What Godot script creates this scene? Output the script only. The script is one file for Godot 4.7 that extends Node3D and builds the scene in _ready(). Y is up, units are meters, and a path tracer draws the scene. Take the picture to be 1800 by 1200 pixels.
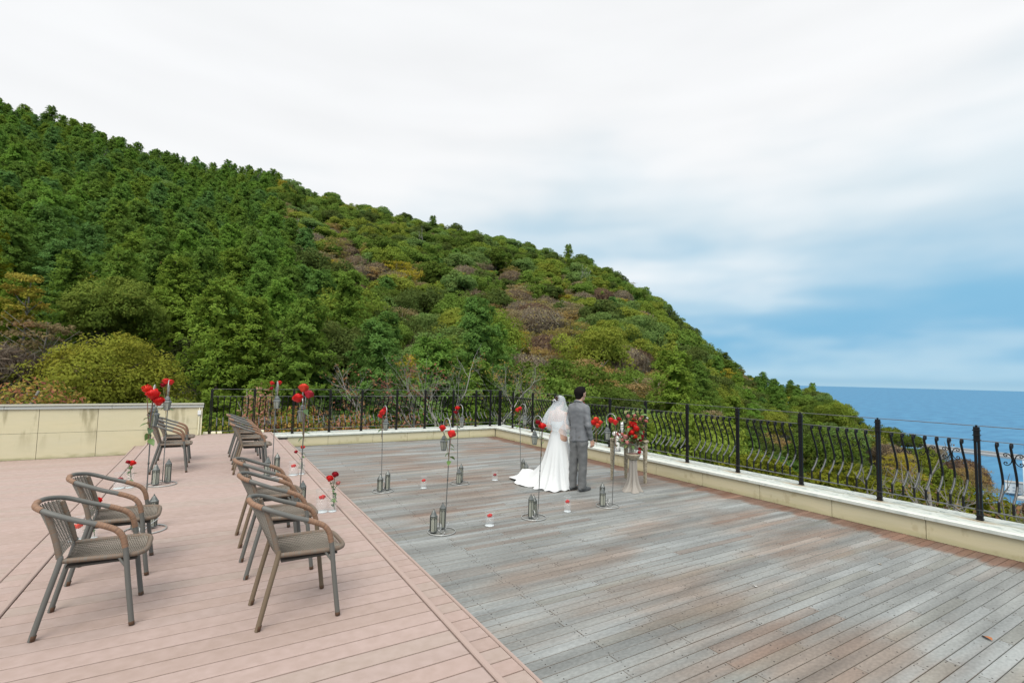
extends Node3D
# A terrace above the sea: a wooden deck set out for a ceremony, below a wooded hillside.

const EYE := 1.95
const DECK_FRONT := 2.2
const BACK_WALL := -13.97
const RIGHT_WALL := 7.87
const STEP := 0.19
var rng := RandomNumberGenerator.new()
var M := {}
var taken := {}
var noise := FastNoiseLite.new()


# ---------------------------------------------------------------- naming and tagging
func numbered(called: String) -> String:
	var n: int = taken.get(called, -1) + 1
	taken[called] = n
	return called if n == 0 else "%s_%03d" % [called, n]


func tag(o: Node3D, label: String, category: String, group := "", kind := "") -> Node3D:
	if label: o.set_meta("label", label)
	if category: o.set_meta("category", category)
	if group: o.set_meta("group", group)
	if kind: o.set_meta("kind", kind)
	return o


func thing(called: String, label: String, category: String, at := Vector3.ZERO, turn := 0.0, group := "") -> Node3D:
	var o := Node3D.new()
	o.name = numbered(called)
	add_child(o)
	o.position = at
	o.rotation.y = turn
	tag(o, label, category, group)
	return o


func part(called: String, mesh: Mesh, mat: Material, parent: Node3D, at := Vector3.ZERO, turn := Vector3.ZERO, size := Vector3.ONE) -> MeshInstance3D:
	var o := MeshInstance3D.new()
	o.name = called
	o.mesh = mesh
	o.material_override = mat
	parent.add_child(o, true)
	o.position = at
	o.rotation = turn
	o.scale = size
	return o


func single(called: String, mesh: Mesh, mat: Material, label: String, category: String, at := Vector3.ZERO, turn := Vector3.ZERO, group := "") -> MeshInstance3D:
	var o := part(numbered(called), mesh, mat, self, at, turn)
	tag(o, label, category, group)
	return o


func struct(called: String, mesh: Mesh, mat: Material, label := "") -> MeshInstance3D:
	var o := part(numbered(called), mesh, mat, self)
	tag(o, label, "", "", "structure")
	return o


func copy(o: Node3D, label: String, at: Vector3, turn := 0.0, group := "") -> Node3D:
	var c: Node3D = o.duplicate()
	var base := String(o.name)
	if base.right(3).is_valid_int() and base.substr(base.length() - 4, 1) == "_": base = base.left(base.length() - 4)
	c.name = numbered(base)
	add_child(c)
	c.position = at
	c.rotation.y = turn
	if label: c.set_meta("label", label)
	if group: c.set_meta("group", group)
	return c


# ---------------------------------------------------------------- materials
func lin(r: float, g: float, b: float) -> Color:
	return Color(r, g, b).linear_to_srgb()


func mat(called: String, c: Color, rough := 0.7, metal := 0.0, spec := 0.5) -> StandardMaterial3D:
	var m := StandardMaterial3D.new()
	m.resource_name = called
	m.albedo_color = c
	m.roughness = rough
	m.metallic = metal
	m.metallic_specular = spec
	M[called] = m
	return m


func noise_map(size: int, freq: float, lo: Color, hi: Color, seed_: int, octaves := 4, normal := false) -> NoiseTexture2D:
	var t := NoiseTexture2D.new()
	var n := FastNoiseLite.new()
	n.seed = seed_
	n.frequency = freq
	n.fractal_octaves = octaves
	t.width = size
	t.height = size
	t.seamless = true
	t.noise = n
	if normal:
		t.as_normal_map = true
		t.bump_strength = 4.0
	else:
		var g := Gradient.new()
		g.set_color(0, lo)
		g.set_color(1, hi)
		g.offsets = PackedFloat32Array([0.2, 0.8])
		t.color_ramp = g
	return t


func triplanar(m: StandardMaterial3D, t: Texture2D, scale_: Vector3) -> StandardMaterial3D:
	m.albedo_texture = t
	m.uv1_triplanar = true
	m.uv1_world_triplanar = true
	m.uv1_scale = scale_
	return m


# ---------------------------------------------------------------- mesh helpers (faces given counter-clockwise from outside)
func begin() -> SurfaceTool:
	var st := SurfaceTool.new()
	st.begin(Mesh.PRIMITIVE_TRIANGLES)
	st.set_smooth_group(-1)
	return st


func finish(st: SurfaceTool) -> ArrayMesh:
	st.generate_normals()
	st.index()
	return st.commit()


func tri(st: SurfaceTool, a: Vector3, b: Vector3, c: Vector3) -> void:
	st.add_vertex(a)
	st.add_vertex(c)
	st.add_vertex(b)


func quad(st: SurfaceTool, a: Vector3, b: Vector3, c: Vector3, d: Vector3) -> void:
	tri(st, a, b, c)
	tri(st, a, c, d)


func add_box(st: SurfaceTool, lo: Vector3, hi: Vector3, bevel := 0.0) -> void:
	st.set_smooth_group(-1)
	var b := minf(bevel, 0.49 * minf(hi.x - lo.x, minf(hi.y - lo.y, hi.z - lo.z)))
	if b <= 0.0:
		var p := func(x, y, z): return Vector3(hi.x if x else lo.x, hi.y if y else lo.y, hi.z if z else lo.z)
		quad(st, p.call(0, 0, 1), p.call(1, 0, 1), p.call(1, 1, 1), p.call(0, 1, 1))
		quad(st, p.call(1, 0, 0), p.call(0, 0, 0), p.call(0, 1, 0), p.call(1, 1, 0))
		quad(st, p.call(1, 0, 1), p.call(1, 0, 0), p.call(1, 1, 0), p.call(1, 1, 1))
		quad(st, p.call(0, 0, 0), p.call(0, 0, 1), p.call(0, 1, 1), p.call(0, 1, 0))
		quad(st, p.call(0, 1, 1), p.call(1, 1, 1), p.call(1, 1, 0), p.call(0, 1, 0))
		quad(st, p.call(0, 0, 0), p.call(1, 0, 0), p.call(1, 0, 1), p.call(0, 0, 1))
		return
	# sides with a chamfered top edge
	var y1 := hi.y - b
	var o := [Vector3(lo.x, 0, hi.z), Vector3(hi.x, 0, hi.z), Vector3(hi.x, 0, lo.z), Vector3(lo.x, 0, lo.z)]
	var n := [Vector3(lo.x + b, 0, hi.z - b), Vector3(hi.x - b, 0, hi.z - b), Vector3(hi.x - b, 0, lo.z + b), Vector3(lo.x + b, 0, lo.z + b)]
	for i in 4:
		var j := (i + 1) % 4
		var up := Vector3(0, 1, 0)
		quad(st, o[i] + up * lo.y, o[j] + up * lo.y, o[j] + up * y1, o[i] + up * y1)
		quad(st, o[i] + up * y1, o[j] + up * y1, n[j] + up * hi.y, n[i] + up * hi.y)
	var h := Vector3(0, hi.y, 0)
	quad(st, n[0] + h, n[1] + h, n[2] + h, n[3] + h)
	var l := Vector3(0, lo.y, 0)
	quad(st, o[3] + l, o[2] + l, o[1] + l, o[0] + l)


func box_mesh(lo: Vector3, hi: Vector3, bevel := 0.0) -> ArrayMesh:
	var st := begin()
	add_box(st, lo, hi, bevel)
	return finish(st)


func spline(p: Array, steps: int) -> PackedVector3Array:
	var out := PackedVector3Array()
	for i in p.size() - 1:
		var a: Vector3 = p[maxi(i - 1, 0)]
		var b: Vector3 = p[i]
		var c: Vector3 = p[i + 1]
		var d: Vector3 = p[mini(i + 2, p.size() - 1)]
		for k in steps:
			out.append(b.cubic_interpolate(c, a, d, float(k) / steps))
	out.append(p[-1])
	return out


func add_tube(st: SurfaceTool, path: PackedVector3Array, r0: float, r1 := -1.0, sides := 8, closed := false) -> void:
	if r1 < 0: r1 = r0
	st.set_smooth_group(1)
	var n := path.size()
	var side := Vector3.ZERO
	var last := []
	var first := []
	for i in n:
		var t: Vector3
		if closed:
			t = (path[(i + 1) % n] - path[(i + n - 1) % n]).normalized()
		else:
			t = (path[mini(i + 1, n - 1)] - path[maxi(i - 1, 0)]).normalized()
		if side == Vector3.ZERO:
			side = t.cross(Vector3.UP if absf(t.y) < 0.9 else Vector3.RIGHT).normalized()
		side = (side - t * side.dot(t)).normalized()
		var other := t.cross(side)
		var r := lerpf(r0, r1, float(i) / maxi(n - 1, 1))
		var ring := []
		for k in sides:
			var a := TAU * k / sides
			ring.append(path[i] + (side * cos(a) + other * sin(a)) * r)
		if last:
			for k in sides:
				var j := (k + 1) % sides
				quad(st, last[k], last[j], ring[j], ring[k])
		else:
			first = ring
		last = ring
	if closed:
		for k in sides:
			var j := (k + 1) % sides
			quad(st, last[k], last[j], first[j], first[k])
	else:
		st.set_smooth_group(-1)
		for k in range(1, sides - 1):
			tri(st, last[0], last[k], last[k + 1])
			tri(st, first[0], first[k + 1], first[k])


func tube_mesh(path: PackedVector3Array, r0: float, r1 := -1.0, sides := 8, closed := false) -> ArrayMesh:
	var st := begin()
	add_tube(st, path, r0, r1, sides, closed)
	return finish(st)


func add_lathe(st: SurfaceTool, prof: Array, seg: int, smooth := true, at := Vector3.ZERO, turn := 0.0) -> void:
	# prof: [radius, height] from the bottom up
	for i in prof.size() - 1:
		st.set_smooth_group(2 if smooth else -1)
		for k in seg:
			var a := TAU * k / seg + turn
			var b := TAU * (k + 1) / seg + turn
			var da := Vector3(cos(a), 0, -sin(a))
			var db := Vector3(cos(b), 0, -sin(b))
			var y0 := Vector3(0, prof[i][1], 0) + at
			var y1 := Vector3(0, prof[i + 1][1], 0) + at
			var r0: float = prof[i][0]
			var r1: float = prof[i + 1][0]
			if r0 > 0.0: tri(st, y0 + da * r0, y0 + db * r0, y1 + db * r1)
			if r1 > 0.0: tri(st, y0 + da * r0, y1 + db * r1, y1 + da * r1)


func lathe_mesh(prof: Array, seg := 16, smooth := true, turn := 0.0) -> ArrayMesh:
	var st := begin()
	add_lathe(st, prof, seg, smooth, Vector3.ZERO, turn)
	return finish(st)


# A smooth body from tapered capsules: a field on a grid, meshed as surface nets.
# bones: [a, b, ra, rb]; keep: a function that adds to the distance (cuts), or null
func add_blob(st: SurfaceTool, bones: Array, cell: float, k: float, cut = null) -> void:
	var lo := Vector3.INF
	var hi := -Vector3.INF
	for b in bones:
		var r: float = maxf(b[2], b[3]) + k + 3.0 * cell
		for p in [b[0], b[1]]:
			lo = lo.min(p - Vector3.ONE * r)
			hi = hi.max(p + Vector3.ONE * r)
	var nx := int((hi.x - lo.x) / cell) + 2
	var ny := int((hi.y - lo.y) / cell) + 2
	var nz := int((hi.z - lo.z) / cell) + 2
	var f := PackedFloat32Array()
	f.resize(nx * ny * nz)
	f.fill(1e3)
	for b in bones:
		var a: Vector3 = b[0]
		var ab: Vector3 = b[1] - a
		var l2 := maxf(ab.length_squared(), 1e-9)
		var ra: float = b[2]
		var rb: float = b[3]
		var r := maxf(ra, rb) + k + 2.5 * cell
		var p0: Vector3 = ((a.min(b[1]) - Vector3.ONE * r - lo) / cell).floor()
		var p1: Vector3 = ((a.max(b[1]) + Vector3.ONE * r - lo) / cell).ceil()
		for z in range(maxi(0, int(p0.z)), mini(nz, int(p1.z) + 1)):
			for y in range(maxi(0, int(p0.y)), mini(ny, int(p1.y) + 1)):
				var at := (z * ny + y) * nx
				for x in range(maxi(0, int(p0.x)), mini(nx, int(p1.x) + 1)):
					var q := lo + Vector3(x, y, z) * cell - a
					var t := clampf(q.dot(ab) / l2, 0.0, 1.0)
					var d := (q - ab * t).length() - (ra + (rb - ra) * t)
					var old := f[at + x]
					var h := clampf(0.5 + 0.5 * (old - d) / k, 0.0, 1.0)
					f[at + x] = lerpf(old, d, h) - k * h * (1.0 - h)
	if cut != null:
		for z in nz:
			for y in ny:
				for x in nx:
					var i := (z * ny + y) * nx + x
					if f[i] < 0.1:
						f[i] = cut.call(lo + Vector3(x, y, z) * cell, f[i])
	var at_cell := {}
	var off := [0, 1, nx, nx + 1, nx * ny, nx * ny + 1, nx * ny + nx, nx * ny + nx + 1]
	var edges := [[0, 1], [2, 3], [4, 5], [6, 7], [0, 2], [1, 3], [4, 6], [5, 7], [0, 4], [1, 5], [2, 6], [3, 7]]
	for z in nz - 1:
		for y in ny - 1:
			for x in nx - 1:
				var i := (z * ny + y) * nx + x
				var s := f[i] < 0.0
				if f[i] > 4.0 * cell: continue
				var mixed := false
				for o in off:
					if (f[i + o] < 0.0) != s:
						mixed = true
						break
				if not mixed: continue
				var sum := Vector3.ZERO
				var n := 0
				for e in edges:
					var u := f[i + off[e[0]]]
					var v := f[i + off[e[1]]]
					if (u < 0.0) != (v < 0.0):
						var t := u / (u - v)
						var pu := Vector3(e[0] & 1, (e[0] >> 1) & 1, e[0] >> 2)
						var pv := Vector3(e[1] & 1, (e[1] >> 1) & 1, e[1] >> 2)
						sum += pu.lerp(pv, t)
						n += 1
				at_cell[i] = lo + (Vector3(x, y, z) + sum / n) * cell
	st.set_smooth_group(3)
	var steps := [1, nx, nx * ny]
	for i in at_cell:
		for axis in 3:
			var j: int = i + steps[axis]
			if (f[i] < 0.0) == (f[j] < 0.0): continue
			var u: int = steps[(axis + 1) % 3]
			var v: int = steps[(axis + 2) % 3]
			if not (at_cell.has(i - u) and at_cell.has(i - v) and at_cell.has(i - u - v)): continue
			var a: Vector3 = at_cell[i - u - v]
			var b: Vector3 = at_cell[i - v]
			var c: Vector3 = at_cell[i]
			var d: Vector3 = at_cell[i - u]
			if f[i] < 0.0: quad(st, a, b, c, d)
			else: quad(st, d, c, b, a)


func blob_mesh(bones: Array, cell: float, k: float, cut = null) -> ArrayMesh:
	var st := begin()
	add_blob(st, bones, cell, k, cut)
	return finish(st)


# ---------------------------------------------------------------- scene
func _ready() -> void:
	rng.seed = 20
	noise.seed = 5
	noise.frequency = 1.0
	var cam := Camera3D.new()
	cam.name = "camera"
	cam.fov = 69.166
	cam.near = 0.05
	cam.far = 60000.0
	cam.transform = Transform3D(Basis(Vector3.UP, -0.5427) * Basis(Vector3.RIGHT, 0.0687) * Basis(Vector3.BACK, 0.0224), Vector3(0, EYE, 0))
	add_child(cam)
	cam.current = true
	make_sky()
	var sun := DirectionalLight3D.new()
	sun.name = "sun"
	sun.light_energy = 0.75
	sun.light_angular_distance = 35.0
	sun.light_color = Color(1.0, 0.97, 0.92)
	sun.shadow_enabled = true
	sun.sky_mode = DirectionalLight3D.SKY_MODE_LIGHT_ONLY
	add_child(sun)
	sun.look_at_from_position(Vector3(-30, 60, 42), Vector3.ZERO)
	make_materials()
	make_land()
	make_deck()
	make_platform()
	make_low_deck()
	make_yellow_wall()
	make_parapets()
	make_railings()
	make_forest()
	make_near_plants()
	make_shore()
	make_chairs()
	make_stands()
	make_vases()
	make_table()
	make_couple()
	make_small_things()


func make_sky() -> void:
	var w := 1024
	var h := 512
	var im := Image.create(w, h, false, Image.FORMAT_RGBF)
	var n := FastNoiseLite.new()
	n.seed = 11
	n.frequency = 1.0
	n.fractal_octaves = 5
	var blue := Color(0.255, 0.54, 0.76)
	var deep := Color(0.20, 0.46, 0.72)
	var pale := Color(0.46, 0.68, 0.82)
	var glow := Vector3(-0.38, 0.75, 0.54).normalized()
	for y in h:
		var el := PI / 2 - PI * (y + 0.5) / h
		var eld := rad_to_deg(el)
		for x in w:
			var az := TAU * (x + 0.5) / w
			var d := Vector3(sin(az) * cos(el), sin(el), -cos(az) * cos(el))
			# layered cloud: the noise is flattened towards the horizon
			var q := Vector3(d.x, 0, d.z) / (maxf(d.y, 0.0) + 0.16)
			var s := n.get_noise_3d(q.x * 0.55, 3.1, q.z * 0.55) + 0.35 * n.get_noise_3d(q.x * 1.7, 8.0, q.z * 1.7)
			var s2 := n.get_noise_3d(d.x * 2.0, d.y * 14.0, d.z * 2.0)
			var cover := smoothstep(2.5, 17.0, eld + 5.0 * s + 4.0 * s2)
			var c := blue.lerp(deep, smoothstep(12.0, 3.0, eld) * 0.3)
			c = c.lerp(pale, 0.8 * smoothstep(4.0, 0.0, eld))
			var white := Color(0.70, 0.825, 0.90).lerp(Color(0.94, 0.953, 0.968), smoothstep(9.0, 30.0, eld + 13.0 * s + 5.0 * s2 + 9.0 * cos(az + 0.5)))
			white = white * (0.985 + 0.05 * s2 + 0.03 * s)
			white = white * lerpf(1.0, 1.6, smoothstep(34.0, 80.0, eld))
			c = c.lerp(white, cover)
			c = c.lerp(Color(0.60, 0.78, 0.87), 0.35 * smoothstep(0.05, 0.5, s2 + 0.4 * s) * smoothstep(14.0, 5.0, eld))
			var g := maxf(d.dot(glow), 0.0)
			c = c * (1.0 + 0.8 * pow(g, 4.0))
			c = c.lerp(Color(0.26, 0.49, 0.67), 0.55 * smoothstep(0.9, 0.0, eld))
			if y >= h / 2: c = Color(0.40, 0.62, 0.77)
			im.set_pixel(x, y, c)
	var sky := PanoramaSkyMaterial.new()
	sky.panorama = ImageTexture.create_from_image(im)
	sky.energy_multiplier = 1.0
	var we := WorldEnvironment.new()
	we.name = "world"
	var e := Environment.new()
	e.background_mode = Environment.BG_SKY
	e.sky = Sky.new()
	e.sky.sky_material = sky
	e.tonemap_mode = Environment.TONE_MAPPER_LINEAR
	e.tonemap_exposure = 1.0
	e.sdfgi_enabled = true
	e.ssao_enabled = true
	e.ssil_enabled = true
	we.environment = e
	add_child(we)


func make_materials() -> void:
	# weathered planks: grey with browner patches and long grain
	M["deck"] = {}
	var tex := weathered_texture()
	var bump := plank_grain(77)
	var tints := {"grey": Color(0.825, 0.823, 0.815), "pale": Color(0.86, 0.862, 0.86), "dull": Color(0.785, 0.783, 0.776), "brown": Color(0.805, 0.778, 0.758), "red": Color(0.80, 0.745, 0.712), "olive": Color(0.81, 0.80, 0.775)}
	for k in tints:
		var m := mat("plank_" + k, tints[k], 0.72, 0.0, 0.45)
		triplanar(m, tex, Vector3(0.125, 0.125, 0.125))
		m.heightmap_enabled = true
		m.heightmap_texture = bump
		m.heightmap_scale = 0.25
		M.deck[k] = m
	# pink composite boards
	M["pink"] = []
	var pt := noise_map(1024, 0.02, Color(0.955, 0.95, 0.94), Color(1, 1, 1), 3, 5)
	var pc := [lin(0.378, 0.287, 0.256), lin(0.369, 0.287, 0.259), lin(0.386, 0.296, 0.266), lin(0.362, 0.276, 0.244), lin(0.364, 0.290, 0.256)]
	for i in pc.size():
		var m := mat("composite_%d" % i, pc[i], 0.7, 0.0, 0.4)
		triplanar(m, pt, Vector3(0.45, 0.45, 0.45))
		m.heightmap_enabled = true
		m.heightmap_texture = bump
		m.heightmap_scale = 0.1
		M.pink.append(m)
	mat("pink_trim", lin(0.35, 0.265, 0.23), 0.75)
	mat("under", lin(0.035, 0.03, 0.027), 0.9)
	mat("iron", lin(0.009, 0.008, 0.008), 0.45, 0.0, 0.35)
	mat("sheen_iron", lin(0.15, 0.155, 0.155), 0.5, 0.3)  # paler iron: sky reflection on the baluster bends, put into the colour
	mat("wire", lin(0.16, 0.16, 0.16), 0.4, 0.6)
	mat("cap", Color.WHITE, 0.75)
	M.cap.albedo_texture = cap_texture()
	mat("cap_edge", lin(0.30, 0.29, 0.235), 0.8)
	mat("steel_trim", lin(0.42, 0.43, 0.40), 0.5, 0.2)
	mat("panel", Color.WHITE, 0.85, 0.0, 0.3)
	M.panel.albedo_texture = panel_texture(4, false)
	mat("wall_panel", Color.WHITE, 0.85, 0.0, 0.3)
	M.wall_panel.albedo_texture = panel_texture(9, true)
	mat("joint", lin(0.22, 0.21, 0.17), 0.9)
	mat("white_plastic", lin(0.7, 0.7, 0.68), 0.5)
	mat("pale_block", lin(0.75, 0.70, 0.50), 0.6)
	# chairs
	mat("chair_grey", lin(0.115, 0.113, 0.102), 0.55)
	mat("chair_brown", Color.WHITE, 0.6)
	M.chair_brown.albedo_texture = wrap_texture(Color(0.60, 0.46, 0.36), Color(0.47, 0.36, 0.285))
	mat("chair_wrap", Color.WHITE, 0.6)
	M.chair_wrap.albedo_texture = wrap_texture(Color(0.43, 0.405, 0.37), Color(0.46, 0.37, 0.295))
	mat("chair_olive", lin(0.15, 0.108, 0.068), 0.65)
	mat("chair_rust", lin(0.10, 0.052, 0.028), 0.8)
	mat("wicker", lin(0.13, 0.11, 0.088), 0.75)
	mat("wicker_light", lin(0.245, 0.218, 0.182), 0.75)
	mat("wicker_dark", lin(0.065, 0.055, 0.045), 0.75)
	# lantern metal
	mat("pewter", lin(0.13, 0.14, 0.135), 0.4, 0.45)
	mat("pewter_dark", lin(0.085, 0.09, 0.082), 0.5, 0.4)
	mat("pole_metal", lin(0.15, 0.155, 0.15), 0.4, 0.4)
	mat("ring_metal", lin(0.42, 0.43, 0.42), 0.35, 0.5)
	mat("lamp_glass", lin(0.36, 0.37, 0.31), 0.25)
	var g := mat("glass", Color(0.95, 0.97, 0.97, 0.04), 0.0, 0.0, 0.4)
	g.transparency = BaseMaterial3D.TRANSPARENCY_ALPHA
	var wt := mat("water", Color(0.92, 0.95, 0.96, 0.05), 0.0, 0.0, 0.2)
	wt.transparency = BaseMaterial3D.TRANSPARENCY_ALPHA
	mat("glass_base", lin(0.55, 0.60, 0.62), 0.15)
	var rd := mat("rose_red", lin(0.66, 0.020, 0.016), 0.6)
	rd.backlight_enabled = true
	rd.backlight = Color(0.35, 0.02, 0.02)
	mat("rose_crimson", lin(0.36, 0.008, 0.02), 0.6)
	mat("rose_coral", lin(0.74, 0.065, 0.03), 0.6)
	mat("pink_flower", lin(0.62, 0.23, 0.20), 0.6)
	mat("white_flower", lin(0.8, 0.8, 0.78), 0.6)
	var lf := mat("leaf", lin(0.09, 0.16, 0.04), 0.5)
	lf.backlight_enabled = true
	lf.backlight = Color(0.2, 0.3, 0.1)
	mat("leaf_dark", lin(0.05, 0.10, 0.03), 0.5)
	mat("stem", lin(0.16, 0.15, 0.06), 0.7)
	mat("stem_brown", lin(0.17, 0.075, 0.045), 0.7)
	mat("table_wood", lin(0.62, 0.56, 0.45), 0.75)
	triplanar(M.table_wood, noise_map(256, 0.03, Color(0.62, 0.6, 0.56), Color(0.86, 0.85, 0.82), 23), Vector3(2.5, 2.5, 2.5))
	mat("linen", lin(0.29, 0.265, 0.235), 0.9)
	# foliage: vertex colours carry the leaf tone, the albedo a tint
	for k in 10:
		var m := mat("foliage_%d" % k, Color.WHITE, 0.8, 0.0, 0.2)
		m.vertex_color_use_as_albedo = true
		m.backlight_enabled = true
		m.backlight = Color(0.95, 0.95, 0.95)
	mat("bark", lin(0.11, 0.085, 0.065), 0.9)
	mat("bark_grey", lin(0.19, 0.175, 0.15), 0.9)
	mat("bark_pale", lin(0.28, 0.265, 0.235), 0.9)


func weathered_texture() -> ImageTexture:
	# 8 m of planks at about 5 mm a pixel; long streaks along x
	var s := 1536
	var n := FastNoiseLite.new()
	n.fractal_octaves = 4
	var maps := []
	for k in [[1, 0.012, 96, 1536], [2, 0.02, 192, 1536], [3, 0.006, 384, 768], [4, 0.2, 768, 1536]]:
		n.seed = 40 + k[0]
		n.frequency = k[1]
		var im := n.get_image(k[2], k[3], false, false, true)
		im.convert(Image.FORMAT_L8)
		im.resize(s, s, Image.INTERPOLATE_CUBIC)
		maps.append(im.get_data())
	var px := PackedByteArray()
	px.resize(s * s * 3)
	var row_tone := PackedFloat32Array()
	var a: PackedByteArray = maps[0]
	var b: PackedByteArray = maps[1]
	var c: PackedByteArray = maps[2]
	var d: PackedByteArray = maps[3]
	for y in s:
		for x in s:
			var i := y * s + x
			var streak := a[i] / 255.0
			var grain := b[i] / 255.0
			var patch := c[i] / 255.0
			var brown := smoothstep(0.44, 0.82, patch * 0.72 + streak * 0.32) * 0.72
			# the strip along the parapet keeps its red brown
			var strip := smoothstep(0.926, 0.948, float(x) / s + 0.03 * (grain - 0.5) + 0.02 * (streak - 0.5)) * 0.8
			var v := 0.87 + 0.26 * (grain - 0.5) + 0.16 * (d[i] / 255.0 - 0.5) + 0.16 * (streak - 0.5)
			var o := i * 3
			px[o] = int(clampf(lerpf(lerpf(166.0, 156.0, brown), 138.0, strip) * v * 1.06, 0, 255))
			px[o + 1] = int(clampf(lerpf(lerpf(170.0, 138.0, brown), 102.0, strip) * v * 1.06, 0, 255))
			px[o + 2] = int(clampf(lerpf(lerpf(169.0, 125.0, brown), 84.0, strip) * v * 1.06, 0, 255))
	return ImageTexture.create_from_image(Image.create_from_data(s, s, false, Image.FORMAT_RGB8, px))


func plank_grain(seed_: int) -> ImageTexture:
	var n := FastNoiseLite.new()
	n.seed = seed_
	n.frequency = 0.05
	n.fractal_octaves = 4
	var im := n.get_image(64, 1024, false, false, true)
	im.resize(1024, 1024, Image.INTERPOLATE_CUBIC)
	im.convert(Image.FORMAT_RGB8)
	return ImageTexture.create_from_image(im)


func cap_texture() -> ImageTexture:
	# pale coping stone: grey-green weathering and a rust run along the middle
	var w := 256
	var h := 160
	var im := Image.create(w, h, false, Image.FORMAT_RGB8)
	for y in h:
		for x in w:
			var u := float(x) / w
			var v := float(y) / h
			var n1 := noise.get_noise_2d(x * 0.018, y * 0.05)
			var n2 := noise.get_noise_2d(x * 0.12 + 40, y * 0.12)
			var c := Color(0.74, 0.76, 0.73).lerp(Color(0.59, 0.63, 0.61), smoothstep(-0.05, 0.45, n1 + 0.3 * n2))
			c = c.lerp(Color(0.81, 0.82, 0.79), smoothstep(0.72, 0.95, v))
			var rust := exp(-pow((v - 0.50 - 0.04 * n1) / 0.07, 2.0)) * smoothstep(0.12, 0.3, u) * smoothstep(0.62, 0.4, u) * (0.55 + 0.5 * n2)
			c = c.lerp(Color(0.56, 0.40, 0.24), clampf(rust * 0.85, 0, 0.8))
			var line := exp(-pow((v - 0.44 + 0.02 * n2) / 0.05, 2.0)) * (0.45 + 0.4 * n1)
			c = c.lerp(Color(0.46, 0.45, 0.36), clampf(line, 0, 0.5))
			im.set_pixel(x, y, c)
	return ImageTexture.create_from_image(im)


func panel_texture(seed_: int, runs: bool) -> ImageTexture:
	# cream rendered panel: mottling, damp foot, and dark runs below the coping on the tall wall
	var w := 512
	var h := 256
	var im := Image.create(w, h, false, Image.FORMAT_RGB8)
	for y in h:
		for x in w:
			var v := float(y) / h
			var n1 := noise.get_noise_3d(x * 0.008, y * 0.008, seed_)
			var n2 := noise.get_noise_3d(x * 0.05, y * 0.05, seed_ + 7)
			var c := Color(0.79, 0.752, 0.625).lerp(Color(0.77, 0.742, 0.635), clampf(0.5 + 0.9 * n1, 0, 1))
			c = c.lerp(Color(0.74, 0.715, 0.59), clampf(0.35 * n2 + 0.12, 0, 1))
			var run := noise.get_noise_3d(x * 0.045, y * 0.0035, seed_ + 3)
			if runs:
				var thin := noise.get_noise_3d(x * 0.16, y * 0.004, seed_ + 5)
				var k := smoothstep(0.10, 0.5, run * 0.8 + 0.5 * thin + 0.1 * n1) * smoothstep(0.95, 0.1, v)
				c = c.lerp(Color(0.52, 0.49, 0.38), clampf(k * 0.62, 0, 0.6))
				var foot := smoothstep(0.93, 1.02, v + 0.06 * n2 + 0.04 * n1)
				c = c.lerp(Color(0.55, 0.54, 0.40), foot * 0.6)
			else:
				c = c.lerp(Color(0.66, 0.64, 0.47), smoothstep(0.55, 1.0, v + 0.3 * n1) * 0.45)
				c = c.lerp(Color(0.6, 0.55, 0.42), smoothstep(0.2, 0.5, run) * 0.3)
			im.set_pixel(x, y, c)
	return ImageTexture.create_from_image(im)


func wrap_texture(a: Color, b: Color) -> ImageTexture:
	var im := Image.create(128, 128, false, Image.FORMAT_RGB8)
	for y in 128:
		for x in 128:
			var t := 0.5 + 0.5 * sin(x * TAU / 8.0)
			var n := noise.get_noise_2d(x * 0.06, y * 0.05)
			im.set_pixel(x, y, a.lerp(b, clampf(0.5 + n, 0, 1)) * lerpf(0.86, 1.03, t))
	return ImageTexture.create_from_image(im)


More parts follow.
